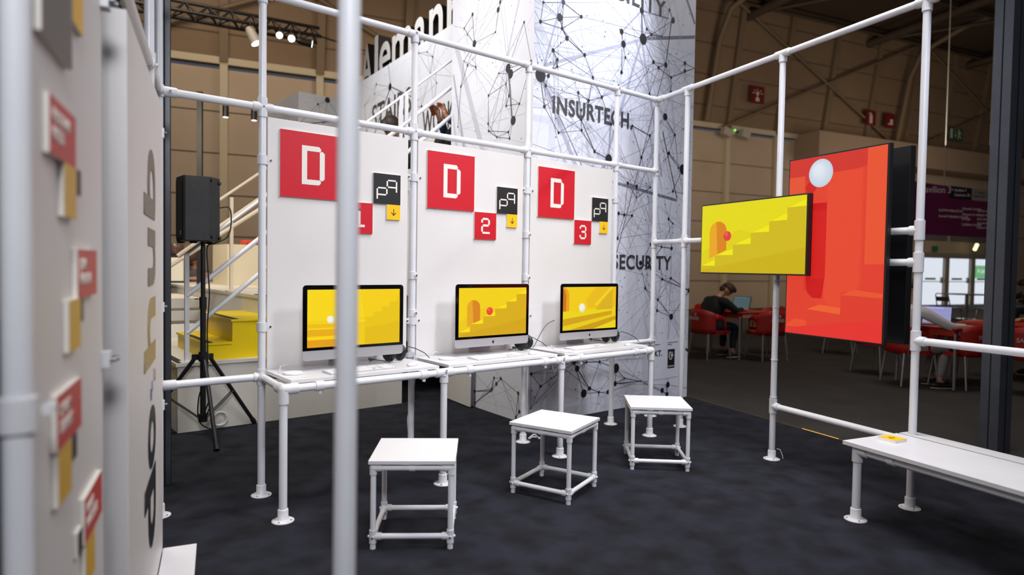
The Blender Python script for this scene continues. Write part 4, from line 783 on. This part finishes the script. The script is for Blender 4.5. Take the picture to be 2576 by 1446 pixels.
b=MB(); b.poly([gp(.72,1.57)-ra*.002,gp(.82,1.57)-ra*.002,gp(.82,1.60)-ra*.002,gp(.72,1.60)-ra*.002]); b.build('badge',mat('badge_silver',(150,150,150),.4),t)
b=MB()
for u,z in ((.10,1.56),(.165,1.55),(.095,1.99),(.165,1.975)):
    pass
    q=Vector((.085,-.135)).lerp(Vector((.155,-.02)),(u-.085)/.09 if u>.09 else .12); p=fnp(q.x,q.y,z); n=(ra*.83-fa*.55); b.cyl(p,p+n*.012,.014,n=12)
b.build('foot_pad',BLACKP,t)
b=MB(); b.bb((-.03,-.03,0),(.03,.03,.01)); b=MB()
for x,y in((-.12,.02),(.08,.02),(-.03,-.1)): q=fnp(x,y,1.513); b.box(q,(.025,.012,.008),R(-39))
b.build('runner',BLACKP,t)
t2=empty('speaker_stand',C0,'black tripod stand carrying the loudspeaker','stand')
b=MB(); b.cyl(C0+Z*.12,C0+Z*1.04,.021); b.cyl(C0+Z*1.0,C0+Z*1.53,.017); b.build('pole',BLACKP,t2)
b=MB(); b.cyl(C0+Z*1.0,C0+Z*1.09,.0265); b.cyl(C0+Z*1.075,C0+Z*1.075-ra*.06,.004,n=8); b.build('clamp',BLACKP,t2)
b=MB(); b.cyl(C0+Z*.585,C0+Z*.66,.032); b.cyl(C0+Z*.60,C0+Z*.64,.045); b.build('collar',BLACKP,t2)
for fx_,fy_ in ((1.281,4.955),(1.752,5.622),(.90,5.70)):
    f=Vector((fx_,fy_,0)); d=(f-C0); d.z=0; L=d.length; d.normalize(); top=C0+d*.06+Z*.61; bot=f+Z*.02
    b=MB(); b.cyl(top,bot,.0155); b.box(C0+d*.045+Z*.62,(.035,.014,.02),math.atan2(d.y,d.x)); lg=b.build('leg',mat('stand_leg',(38,38,42),.4,.3),t2)
    b=MB(); b.cyl(bot+(top-bot).normalized()*.03,bot-(top-bot).normalized()*.012,.020); b.build('rubber_foot',BLACKP,lg)
    b=MB(); m_=top.lerp(bot,.50); 
    for s in(-.012,.012): sd=Vector((-d.y,d.x,0))*s; b.cyl(C0+Z*.14+d*.03+sd,m_+sd,.005,n=8)
    b.build('brace',BLACKP,t2)
b=MB(); b.cyl(C0+Z*.11,C0+Z*.17,.034); b.build('collar',BLACKP,t2)
cable('speaker_cable',[C0+ra*.118+Z*1.79,C0+ra*.19+Z*1.79,C0+ra*.20+Z*1.66,C0+ra*.17+Z*1.56,C0+ra*.08+Z*1.51,C0+ra*.03+Z*1.48,C0+ra*.035+Z*1.3,C0+ra*.045+Z*1.1,C0+ra*.03+Z*.85,C0+ra*.03+Z*.5,C0-ra*.03+Z*.3,C0-ra*.02+Z*.1,C0+ra*.12+Z*.02],.005,CABLE,'black cable looping from the loudspeaker down its stand')
b=MB(); 
for k in range(2): b.tube([Vector((1.46+.01*k,5.60-.02*k,.09))+Vector((.055*math.cos(a),0,.055*math.sin(a))) for a in [2*math.pi*i/18 for i in range(19)]],.008,n=8)
o=b.build('cable_coil',CABW); tag(o,'white coiled cable leaning on the white step base behind the speaker stand','cable'); base(o,(1.46,5.6,.03))
# dark pole, track with spots
t=empty('truss_pole',(2.3,9.75,0),'thin dark vertical pole behind the loudspeaker','pole'); b=MB(); b.box((2.3,9.75,1.85),(.033,.033,1.85),R(-30)); b.build('profile',mat('brown_black',(24,22,19),.6),t)
t=empty('light_track',(2.6,9.9,3.55),'thin black lighting track with two small cylinder spotlights','spotlight')
b=MB(); b.cyl((1.7,10.02,3.66),(3.3,9.75,3.66),.012,n=8); b.build('track',TRUSS,t)
for c in ((2.666,9.86,3.43),(3.039,9.79,3.43)):
    b=MB(); b.cyl(Vector(c),Vector(c)+Z*.16,.042); b.cyl(Vector(c)+Z*.16,Vector(c)+Z*.23,.008,n=8); sp_=b.build('lamp',TRUSS,t)
    b=MB(); b.cyl(Vector(c)-Z*.004,Vector(c)-Z*.001,.036); b.build('bulb',E1('spot_glow',(255,252,235),3),sp_)
# lighting truss
t=empty('lighting_truss',(4.4,14.6,6.3),'black lattice lighting truss high at the upper left','truss')
A=Vector((1.2,14.60,6.30)); B=Vector((6.0,14.66,6.58)); d=(B-A).normalized(); up=Z; sd=Vector((0,1,0))
CH=[up*.14,-up*.06-sd*.10,-up*.16+sd*.06]
CH=[up*.20,-up*.02-sd*.12,-up*.10+sd*.12]
b=MB()
for c in CH: b.cyl(A+c,B+c,.038,n=10)
b.build('chord',TRUSS,t)
b=MB(); n=22; L=(B-A).length
for k in range(n):
    p=A+d*(L*k/n); q=A+d*(L*(k+1)/n)
    for i,j in((0,1),(1,2),(0,2)):
        a_,c_=(CH[i],CH[j]) if k%2 else (CH[j],CH[i]); b.cyl(p+a_,q+c_,.016,n=6)
b.build('lattice',TRUSS,t)
b=MB(); b.cyl(B+CH[1],B+CH[1]+Vector((2.6,.2,-.12)),.02,n=8); b.cyl(A+d*3.6+Z*.2,A+d*3.6+Z*4,.02,n=8); b.build('hanger',TRUSS,t)
def flood(name,c,dirv,r,l,mt,lab,glow):
    t=empty(name,c,lab,'spotlight'); c=Vector(c); dv=Vector(dirv).normalized(); b=MB(); b.cyl(c,c+dv*l,r*.8,r); b.cyl(c,c-dv*l*.3,r*.8,r*.4); b.build('housing',mt,t)
    g=MB(); g.cyl(c+dv*(l+.001),c+dv*(l+.006),r*.86); g.build('lens',E1('lamp_glow',(255,252,240),glow),t)
    k=MB(); k.cyl(c,c+Z*.28,.012,n=8); k.build('yoke',TRUSS,t)
flood('stage_spotlight',(5.05,14.5,6.33),(-.5,-1.2,-.25),.075,.2,TRUSS,'lit black stage spotlight on the truss, left one of the pair',8)
flood('stage_spotlight',(5.28,14.45,6.31),(-.4,-1.2,-.3),.08,.2,TRUSS,'lit black stage spotlight on the truss, right one of the pair',8)
flood('stage_spotlight',(5.45,14.4,6.30),(1,-.25,-.1),.09,.26,TRUSS,'black stage spotlight turned sideways at the right end of the truss',2)
flood('floodlight',(4.35,14.3,6.23),(.45,-.3,-1),.12,.28,mat('lamp_grey2',(150,142,134),.5),'grey floodlight hanging under the truss, glowing downward',8)
# roof lamp
b=MB(); b.sph((17.6,10.9,10.25),.12); o=b.build('roof_lamp',E1('roof_glow',(240,242,255),10)); tag(o,'bright round roof lamp at the top edge right of the printed tower','lamp'); base(o,(17.6,10.9,10.2))
# coffee machine
t=empty('coffee_machine',(2.13,10.45,1.058),'white coffee machine with dark hopper at far left behind the dark post','coffee machine')
b=MB(); b.box((2.13,10.45,1.25),(.13,.13,.17),R(-20)); b.build('body',mat('appliance_white',(226,222,208),.35),t,bevel=.01)
b=MB(); b.box((2.13,10.45,1.068),(.14,.14,.01),R(-20)); b.build('base',BLACKP,t); b=MB(); b.box((2.13,10.45,1.44),(.10,.10,.02),R(-20)); b.build('neck',BLACKP,t)
b=MB(); b.lathe([(.07,0),(.12,.04),(.12,.15),(.11,.165),(0,.17)],(2.13,10.45,1.46)); b.build('hopper',mat('smoked_plastic',(120,90,80),.2,trans=.5),t)
# ---------------------------------------------------------------- people
def body(name,mt,joints,edges,parent=None,sub=2,root=0):
    me=bpy.data.meshes.new(name); me.from_pydata([j[0] for j in joints],[],[]) if False else me.from_pydata([j[:3] for j in joints],edges,[])
    o=bpy.data.objects.new(name,me); COL.objects.link(o); sk=o.modifiers.new('skin','SKIN'); sk.use_smooth_shade=True
    for i,j in enumerate(joints):
        rr=j[3]; me.skin_vertices[0].data[i].radius=rr if isinstance(rr,tuple) else (rr,rr)
        me.skin_vertices[0].data[i].use_root=(i==root)
    ss=o.modifiers.new('sub','SUBSURF'); ss.levels=sub; ss.render_levels=sub; me.materials.append(mt)
    if parent: o.parent=parent
    return o
def chain(idx): return [(idx[i],idx[i+1]) for i in range(len(idx)-1)]
def hand(J,E_,wi,w,d,side,up=(0,0,1),curl=.5,l=1.0):
    """palm from wrist w towards d; adds palm and five finger chains"""
    w=Vector(w); d=Vector(d).normalized(); upv=Vector(up).normalized(); s=d.cross(upv).normalized()*side
    p1=w+d*.045*l; J.append((*p1,.026)); a=len(J)-1; E_.append((wi,a))
    J.append((*(w+d*.075*l),.027)); pb=len(J)-1; E_.append((a,pb))
    for k,(off,ln) in enumerate(((.028,.070),(.010,.080),(-.009,.075),(-.027,.060))):
        r0=w+d*.088*l+s*off*l; q0=w+d*(.088+ln*.4)*l+s*off*1.15*l-upv*ln*.18*curl; q1=w+d*(.088+ln*.7)*l+s*off*1.1*l-upv*ln*.55*curl; q2=w+d*(.088+ln*.85)*l+s*off*l-upv*ln*.95*curl
        i0=len(J); 
        for q,r in((r0,.010),(q0,.0088),(q1,.0082),(q2,.0072)): J.append((*q,r))
        E_+= [(pb,i0),(i0,i0+1),(i0+1,i0+2),(i0+2,i0+3)]
    i0=len(J)
    for q,r in((w+d*.035*l+s*.032*l,.012),(w+d*.065*l+s*.052*l-upv*.012,.0105),(w+d*.09*l+s*.055*l-upv*.025,.009)): J.append((*q,r))
    E_+=[(a,i0),(i0,i0+1),(i0+1,i0+2)]
def person(lab,loc,rz,P,shirt,trousers,hair,skin=SKIN,shoes=None,sleeve='long',legs=True,extra=None,name='person'):
    """P: dict of local joint positions, x forward, y left"""
    t=empty(name,(0,0,0),lab,'person')
    V=lambda k: P[k]
    pel,chest,neck,head=V('pelvis'),V('chest'),V('neck'),V('head')
    hv=Vector(head); nv=Vector(neck); hd=(hv-nv).normalized(); fwd_=Vector(P.get('face',(1,0,0))).normalized()
    J=[(*pel,(.12,.10)),(*Vector(pel).lerp(Vector(chest),.5),(.11,.09)),(*chest,(.12,.085)),(*nv,.052),(*(nv.lerp(hv,.55)),.056),(*(hv-hd*.02),(.072,.085)),(*(hv+hd*.055),(.074,.088)),(*(hv+hd*.10),.05)]
    E_=chain([0,1,2,3,4,5,6,7])
    # face: nose, ears
    J.append((*(hv+fwd_*.095-hd*.015),.014)); E_.append((5,8))
    sdv=fwd_.cross(hd).normalized()
    for s in(-1,1): J.append((*(hv+sdv*s*.083-hd*.01),.014)); E_.append((5,len(J)-1))
    lp={}
    for s,k in((1,'L'),(-1,'R')):
        sh,el,wr=V('sh'+k),V('el'+k),V('wr'+k)
        b0=len(J); J+= [(*sh,.052),(*Vector(sh).lerp(Vector(el),.5),.045),(*el,.038),(*Vector(el).lerp(Vector(wr),.5),.036),(*wr,.025)]; E_+=[(2,b0)]+chain([b0,b0+1,b0+2,b0+3,b0+4])
        hdv=Vector(P.get('hd'+k,Vector(wr)-Vector(el))); hand(J,E_,b0+4,wr,hdv,-s,up=P.get('hu'+k,(0,0,1)),curl=P.get('curl',.6)); lp[k]=b0
        if legs:
            hp,kn,an=V('hp'+k),V('kn'+k),V('an'+k); to=P.get('to'+k,(an[0]+.13,an[1],.03)); b1=len(J)
            J+=[(*hp,.085),(*Vector(hp).lerp(Vector(kn),.5),.075),(*kn,.055),(*Vector(kn).lerp(Vector(an),.4),.05),(*an,.036),(*to,.032)]; E_+=[(0,b1)]+chain([b1,b1+1,b1+2,b1+3,b1+4,b1+5])
    body('body',skin,J,E_,t)
    # shirt
    g=.012
    S_=[(*pel,(.165,.145)),(*Vector(pel).lerp(Vector(chest),.5),(.165,.145)),(*chest,(.185,.15)),(*(Vector(chest).lerp(nv,.8)),(.10,.09))]
    SE=chain([0,1,2,3])
    for k in 'LR':
        sh,el,wr=Vector(V('sh'+k)),Vector(V('el'+k)),Vector(V('wr'+k)); S_.append((*Vector(chest).lerp(sh,.8),(.09,.09))); SE.append((2,len(S_)-1))
        A_=[(*Vector(chest).lerp(sh,.35),.085),(*sh,.082),(*sh.lerp(el,.5),.064)]; AE=chain([0,1,2])
        if sleeve=='long': A_+=[(*el,.056),(*el.lerp(wr,.5),.048),(*el.lerp(wr,.95),.038)]; AE=chain([0,1,2,3,4,5])
        body('sleeve',shirt,A_,AE,t)
    body('shirt',shirt,S_,SE,t)
    if legs:
        T_=[(*(Vector(pel)-Z*.02),(.145,.12))]; TE=[]
        for k in 'LR':
            hp,kn,an=Vector(V('hp'+k)),Vector(V('kn'+k)),Vector(V('an'+k)); b1=len(T_)
            T_+=[(*hp,.096),(*hp.lerp(kn,.5),.086),(*kn,.068),(*kn.lerp(an,.5),.060),(*kn.lerp(an,.92),.052)]; TE+=[(0,b1)]+chain([b1,b1+1,b1+2,b1+3,b1+4])
        body('trousers',trousers,T_,TE,t)
        for k in 'LR':
            an=Vector(V('an'+k)); to=Vector(P.get('to'+k,(an.x+.13,an.y,.03))); dd=(to-an); dd.z=0; dd.normalize()
            b=MB(); a=math.atan2(dd.y,dd.x); c=an+dd*.05; c.z=.05; M=Matrix.Rotation(a,3,'Z')
            b.sph(c,(.145,.05,.05),M=M,z0=-.9); sh=b.build('shoe',shoes or BLACKP,t); b=MB(); b.sph((c.x,c.y,.016),(.15,.054,.016),M=M); b.build('sole',mat('shoe_sole',(190,180,160),.6),sh)
    # hair: cap around the back and top of the skull
    if hair:
        b=MB(); q=hd.to_track_quat('Z','Y').to_matrix(); c=hv+hd*.045-fwd_*.014
        b.sph(c,(.1,.1,.102),M=q,nu=20,nv=12,z0=-.25); b.sph(c-fwd_*.028-hd*.045,(.070,.072,.062),M=q); b.sph(c+fwd_*.055+hd*.05,(.055,.07,.04),M=q)
        b.build('hair',hair,t)
        b=MB(); 
        for s in(-1,1): b.sph(hv+fwd_*.082+sdv*s*.032+hd*.01,.010,nu=8,nv=6)
        b.build('eye',mat('eye_dark',(30,24,22),.3),t)
        b=MB(); b.sph(hv+fwd_*.088-hd*.052,(.010,.026,.006),M=Matrix((fwd_,sdv,hd)).transposed(),nu=10,nv=6); b.build('mouth',mat('lip',(150,84,78),.5),t)
    if extra: extra(t,hv,hd,fwd_,sdv)
    t.location=loc; t.rotation_euler=(0,0,rz); return t
def cloth(n,c): return mat(n,c,.85)
# seated man in black at the first red table (faces +e)
sit=dict(pelvis=(-.02,0,.53),chest=(.10,0,.83),neck=(.22,0,.97),head=(.32,-.03,1.04),face=(.75,-.35,-.5),shL=(.13,.19,.90),elL=(.32,.27,.72),wrL=(.52,.12,.755),shR=(.13,-.19,.90),elR=(.30,-.30,.73),wrR=(.54,-.16,.755),hdL=(1,-.2,-.1),hdR=(1,.2,-.1),hpL=(.06,.10,.50),knL=(.46,.14,.50),anL=(.42,.14,.10),hpR=(.06,-.10,.50),knR=(.44,-.12,.48),anR=(.34,-.16,.10),curl=.3)
person('person in black jumper and dark jeans hunched over a laptop at the red table',(8.70,5.93,0),EA,sit,cloth('jumper_black',(20,20,22)),cloth('jeans_dark',(34,38,48)),mat('hair_mid',(74,50,34),.7),shoes=mat('trainer_navy',(44,46,54),.7))
# ---------------------------------------------------------------- red chairs, tables
def chair(label,seatpad=None):
    t=empty('armchair',(0,0,0),label,'chair','red plastic armchairs')
    b=MB(); N=24
    def pt_(th,z,r=1.0): return Vector((-.02-.25*math.cos(th)*r*(1+.10*(z-.42)),.262*math.sin(th)*r*(1+.05*(z-.42)),z))
    ths=[R(-72+144*k/N) for k in range(N+1)]; vs=[]
    for th in ths:
        zt=.775-.075*(abs(th)/R(72))**2
        for k in range(6): vs.append(pt_(th,.40+(zt-.40)*k/5))
    b.add(vs,[(i*6+k,(i+1)*6+k,(i+1)*6+k+1,i*6+k+1) for i in range(N) for k in range(5)],0,True); b.build('backrest',REDCH,t,solid=.010)
    for s in(-1,1):
        b=MB(); vs=[]; ar=[(70,.702,.56),(78,.695,.60),(88,.68,.62),(98,.665,.615),(108,.65,.58),(116,.635,.42),(122,.62,.40),(128,.60,.40)]
        for a,z1,z0 in ar:
            th=R(a)*s
            for z in(z0,z1): vs.append(pt_(th,z))
        b.add(vs,[(2*i,2*i+2,2*i+3,2*i+1) for i in range(len(ar)-1)],0,True); b.build('armrest',REDCH,t,solid=.010)
    b=MB(); b.prism([(-.20,-.2),(.10,-.235),(.22,-.2),(.235,0),(.22,.2),(.10,.235),(-.20,.2),(-.25,0)],.415,.435,lambda x,y,h:(x,y,h)); b.prism([(-.20,-.2),(.10,-.235),(.22,-.2),(.235,0),(.22,.2),(.10,.235),(-.20,.2),(-.25,0)],.385,.415,lambda x,y,h:(x*.97,y*.97,h)); b.build('seat',REDCH,t)
    for sx,sy in((1,1),(1,-1),(-1,1),(-1,-1)):
        b=MB(); b.cyl((sx*.18,sy*.19,.40),(sx*.225,sy*.22,.0),.0125,.011,n=12); b.build('leg',SILV,t)
    text('lettering','SAGRES',.068,frame((-.292,.13,.60),-YV,Z,-XV),mat('chair_white',(196,188,182),.6),t,sx=.95,bold=.001)
    b=MB(); b.poly([(-.2925,y,z) for y,z in((.0,.70),(-.035,.70),(-.035,.68),(-.0175,.66),(.0,.68))]); b.build('emblem',MT['chair_white'],t)
    return t
ch=chair('red plastic armchair in which the person in black sits, its back to the camera'); ch.location=(8.70,5.90,0); ch.rotation_euler=(0,0,EA)
AW=EA+math.pi/2
dup(ch,(9.29,5.30,0),AW-R(8),'red plastic armchair with its back to the camera, right of the person in black')
dup(ch,(10.08,5.72,0),EA+math.pi,'red plastic armchair on the far right side of the first red table')
dup(ch,(9.60,6.48,0),AW+math.pi,'red plastic armchair behind the open laptop at the first table')
dup(ch,(8.98,6.95,0),EA+R(20),'red plastic armchair behind the person in black, nearest the printed tower')
dup(ch,(8.84,3.14,0),EA-R(24),'red plastic armchair in which the person in the white shirt sits')
dup(ch,(9.13,2.70,0),AW,'red plastic armchair with dark jacket on its seat, front of the second table')
dup(ch,(9.75,2.75,0),EA+math.pi+R(15),'red plastic armchair on the right side of the second table, beside the profile post')
dup(ch,(9.42,3.75,0),AW+math.pi,'red plastic armchair at the far side of the second table')
dup(ch,(9.35,2.05,0),EA+R(25),'red plastic armchair right of the profile post, nearest the right edge')
dup(ch,(11.1,5.0,0),EA-R(60),'red plastic armchair far back, only its legs showing below the red screen')
def rtable(label,corner):
    t=empty('cafe_table',(0,0,0),label,'table','red plastic tables'); s=.375
    b=MB(); b.bb((-s,-s,.705),(s,s,.725)); b.build('tabletop',REDTB,t,bevel=.006)
    b=MB(); 
    for a,c in(((-s+.02,-s+.02),(s-.02,-s+.035)),((-s+.02,s-.035),(s-.02,s-.02)),((-s+.02,-s+.02),(-s+.035,s-.02)),((s-.035,-s+.02),(s-.02,s-.02))): b.bb((*a,.63),(*c,.705))
    b.build('apron',REDTB,t)
    for sx in(-1,1):
        for sy in(-1,1): b=MB(); b.cyl((sx*(s-.03),sy*(s-.03),.66),(sx*(s-.02),sy*(s-.02),0),.0165,n=14); b.build('leg',SILV,t)
    text('lettering','SAGRES',.07,frame((-.30,-s+.018,.645),XV,Z,-YV),MT['chair_white'],t,bold=.003)
    t.location=corner+(EV-WV)*(s-.02); t.rotation_euler=(0,0,EA); return t
tb=rtable('red square table with the grey laptop, left of the display screens',Vector((8.89,5.50,0)))
dup(tb,Vector((8.785,2.64,0))+(EV-WV)*.355,EA,'red square table at which the person in the white shirt works')
dup(tb,Vector((10.1,2.25,0))+(EV-WV)*.355,EA,'red square table at the right edge where a bare forearm rests')
def laptop(label,loc,rz,scr,ang=15):
    t=empty('laptop',(0,0,0),label,'laptop'); b=MB(); b.bb((-.16,-.115,0),(.16,.115,.014)); b.build('base',mat('laptop_grey',(120,122,126),.4,.5),t)
    M=Matrix.Rotation(R(-ang),3,'X'); o=Vector((0,.115,.012)); b=MB(); b.box(o+M@Vector((0,0,.11)),(.16,.004,.11),M=M); ld=b.build('lid',BLACKP,t)
    s=MB(); sc=[(scr,rc(.03,.03,.97,.97)),(tuple(min(255,int(c*1.12)) for c in scr),rc(.06,.84,.7,.93)),(tuple(int(c*.8) for c in scr),rc(.06,.76,.94,.77)),(tuple(int(c*.86) for c in scr),rc(.06,.5,.94,.51))]
    mats=[];names=[]; img(s,lambda x,y,h:o+M@Vector(((x-.5)*.32,-.0046-h,y*.22)),sc,mats,names); s.build('screen',mats,ld); t.location=loc; t.rotation_euler=(0,0,rz); return t
laptop('open laptop with dark teal screen in front of the person in black',(9.25,5.80,.725),EA-R(78),(74,92,96),18)
laptop('open laptop with pale lilac screen in front of the person in the white shirt',(9.18,2.99,.725),EA-R(66),(150,150,200),16)
sit2=dict(sit); sit2.update(chest=(.05,0,.86),head=(.10,.04,1.17),neck=(.07,.02,1.04),shL=(.06,.19,.95),shR=(.06,-.19,.95),face=(1,-.1,-.35),wrR=(.60,-.24,.765),elR=(.36,-.33,.76),hdR=(1,.0,-.1),wrL=(.5,.15,.765))
person('person in white shirt and pale trousers typing on a laptop beside the black screen',(8.73,3.17,-.03),EA-R(24),sit2,cloth('shirt_white',(216,208,206)),cloth('trousers_pale',(150,140,136)),mat('hair_black',(26,22,22),.6))
sit3=dict(sit); sit3.update(head=(.22,0,1.12),neck=(.14,0,1.02),face=(1,0,-.3),wrR=(.48,-.18,.755),elR=(.26,-.36,.75),hdR=(.8,.5,0),wrL=(.45,.14,.755))
person('person in navy T-shirt resting a bare forearm on the red table at the right edge',(11.12,2.05,0),EA+R(150),sit3,cloth('tshirt_navy',(30,40,62)),cloth('trousers_black',(24,24,28)),HAIR,sleeve='short')
person('person in black at the right edge behind the white board, seated farther back',(19.42,4.27,0),EA+R(150),sit3,cloth('jumper_black2',(22,22,24)),cloth('trousers_black',(24,24,28)),HAIR)
b=MB(); b.box((9.13,2.72,.475),(.17,.16,.04),AW); o=b.build('jacket',cloth('jacket_dark',(28,30,40)),bevel=.03); tag(o,'dark folded jacket on the seat of the red chair by the second table','jacket'); base(o,(9.13,2.72,.436))
# steel cafe furniture farther back
def schair(label):
    t=empty('steel_chair',(0,0,0),label,'chair','steel slat chairs')
    b=MB()
    for s in(-1,1):
        b.tube([(-.19,s*.2,0),(-.17,s*.2,.25),(-.18,s*.2,.45),(-.26,s*.19,.80),(-.26,s*.16,.83)],.013); b.tube([(.2,s*.2,0),(.19,s*.2,.25),(.17,s*.2,.43),(.10,s*.2,.455),(-.18,s*.2,.455)],.013)
    b.tube([(-.26,-.16,.83),(-.26,.16,.83)],.013); b.build('frame',CHROME,t)
    b=MB(); 
    for k in range(6): b.bb((-.16+.06*k,-.2,.455),(-.115+.06*k,.2,.465))
    b.build('seat',CHROME,t); b=MB(); b.box((-.235,0,.69),(.006,.18,.06),M=Matrix.Rotation(R(-12),3,'Y')); b.build('backrest',CHROME,t); return t
sc_=schair('steel slat chair left of the high round table before the glass doors'); sc_.location=(19.9,6.15,0); sc_.rotation_euler=(0,0,EA+R(-10))
dup(sc_,(20.6,5.45,0),EA+R(160),'steel slat chair right of the high round table'); dup(sc_,(19.3,4.30,0),EA+R(150),'steel slat chair in which the person in black at the right edge sits')
t=empty('round_table',(22.86,6.62,0),'round steel pedestal table in front of the glass doors','table')
b=MB(); b.cyl((22.86,6.62,.735),(22.86,6.62,.765),.52,n=36); b.build('tabletop',mat('dark_top',(84,80,84),.3,.4),t); b=MB(); b.cyl((22.86,6.62,0.02),(22.86,6.62,.735),.045,n=16); b.cyl((22.86,6.62,0),(22.86,6.62,.02),.26,n=28); b.build('pedestal',CHROME,t)
# bin, notice stand, white board
t=empty('recycling_bin',HW(2.35,3.2),'tall dark bin with open flap lid behind the display post','bin'); b=MB(); b.box(HW(2.35,3.2,.62),(.42,.35,.62),EA); b.build('body',mat('bin_olive',(70,58,30),.7),t); b=MB(); b.box(HW(2.35,3.1,1.30),(.48,.42,.05),EA); b.build('lid',BLACKP,t)
b=MB(); b.box(HW(17.4,2.5,1.0),(.75,.05,1.0),EA); o=b.build('white_board',mat('board_white',(206,204,206),.5)); tag(o,'white free-standing board at the right edge beyond the profile post','board'); base(o,HW(17.4,2.5,0))
t=empty('red_kiosk',(14.6,6.1,0),'red kiosk with a small yellow lamp partly hidden behind the display post','kiosk'); b=MB(); b.box((14.6,6.1,.42),(.22,.2,.42),EA); b.build('body',mat('kiosk_red',(130,24,24),.5),t); b=MB(); b.box((14.6,6.1,1.62),(.28,.22,.10),EA); b.cyl((14.75,6.1,.8),(14.75,6.1,1.6),.03,n=8); b.build('top',MT['kiosk_red'],t); b=MB(); b.sph((14.45,6.0,1.95),.035); b.build('lamp',E1('kiosk_lamp',(255,210,40),1.5),t)
b=MB(); b.box(HW(13.25,.5,2.52),(.16,.05,.05),M=Matrix.Rotation(EA,3,'Z')@Matrix.Rotation(R(-55),3,'Y')); o=b.build('door_lamp',E1('greenish_lamp',(236,240,170),2.0)); tag(o,'small slanted glowing lamp above the glass doors','lamp'); base(o,HW(13.25,.5,2.45))
b=MB(); b.box((13.2,5.35,1.03),(.22,.16,.02),EA); b.box((13.2,5.35,.5),(.03,.03,.5),EA); b.box((13.2,5.35,.01),(.2,.2,.01),EA); o=b.build('display_stand',BLACKP); tag(o,'thin dark stand with small tray right behind the display post','stand'); base(o,(13.2,5.35,0))
# ---------------------------------------------------------------- people on the steps and behind the counter
lean=dict(pelvis=(0,0,.86),chest=(.12,0,1.14),neck=(.20,.02,1.30),head=(.27,.02,1.40),face=(.8,-.5,-.25),shL=(.14,.19,1.20),elL=(.26,.27,1.11),wrL=(.40,.05,1.11),shR=(.14,-.19,1.20),elR=(.28,-.28,1.11),wrR=(.42,-.42,1.10),hdL=(.3,-1,0),hdR=(.6,-.7,0),hpL=(0,.09,.84),knL=(.04,.10,.48),anL=(-.05,.1,.09),hpR=(0,-.09,.84),knR=(.05,-.10,.48),anR=(-.02,-.12,.09),curl=.2)
def mask(t,hv,hd,f,sdv):
    b=MB(); b.sph(hv+f*.052-hd*.045,(.052,.066,.048),M=Matrix((f,sdv,hd)).transposed(),nu=14,nv=10); b.build('face_mask',mat('mask_black',(22,22,26),.8),t)
person('person in grey T-shirt and black face mask leaning on the far white deck',(2.60,11.15,0),R(-125),lean,cloth('tshirt_grey',(92,88,92)),cloth('trousers_black',(24,24,28)),mat('hair_auburn',(70,44,30),.7),sleeve='short',extra=mask)
def seated(z): 
    return {k:((v[0],v[1],v[2]) if isinstance(v,tuple) else v) for k,v in z.items()}
p6=dict(sit); p6.update(pelvis=(0,0,.10),chest=(.08,0,.40),neck=(.16,0,.55),head=(.24,.02,.62),face=(.75,-.45,-.55),shL=(.10,.18,.46),elL=(.24,.22,.25),wrL=(.40,.10,.30),shR=(.10,-.18,.46),elR=(.24,-.22,.25),wrR=(.40,-.08,.30),hpL=(.06,.1,.08),knL=(.45,.12,.14),anL=(.52,.12,-.25),hpR=(.06,-.1,.08),knR=(.45,-.12,.14),anR=(.52,-.12,-.25),toL=(.62,.12,-.33),toR=(.62,-.12,-.33))
person('person with dark hair bent over, sitting on the upper stairs below the stairs lettering',(3.62,6.42,2.21),R(-160),p6,cloth('shirt_black',(26,24,26)),cloth('trousers_black',(24,24,28)),HAIR)
p7=dict(p6); p7.update(elL=(.34,.18,.24),wrL=(.52,.08,.40),elR=(.34,-.18,.24),wrR=(.52,-.06,.40),head=(.18,0,.63),neck=(.12,0,.55),hdL=(.35,-.2,1),hdR=(.35,.2,1),huL=(-1,0,.3),huR=(-1,0,.3),knL=(.50,.12,.24),knR=(.48,-.12,.20),curl=.8)
t7=person('person in dark clothes sitting on the upper stairs holding up a phone',(4.33,5.96,2.55),R(180),p7,cloth('jacket_navy',(34,40,84)),cloth('trousers_black',(24,24,28)),HAIR)
b=MB(); b.box((3.70,5.99,3.03),(.005,.036,.072),M=Matrix.Rotation(R(-25),3,'Y')); o=b.build('smartphone',mat('phone_brown',(96,48,30),.3)); tag(o,'brown smartphone held up by the person on the upper stairs','phone'); base(o,(3.70,5.99,2.96))
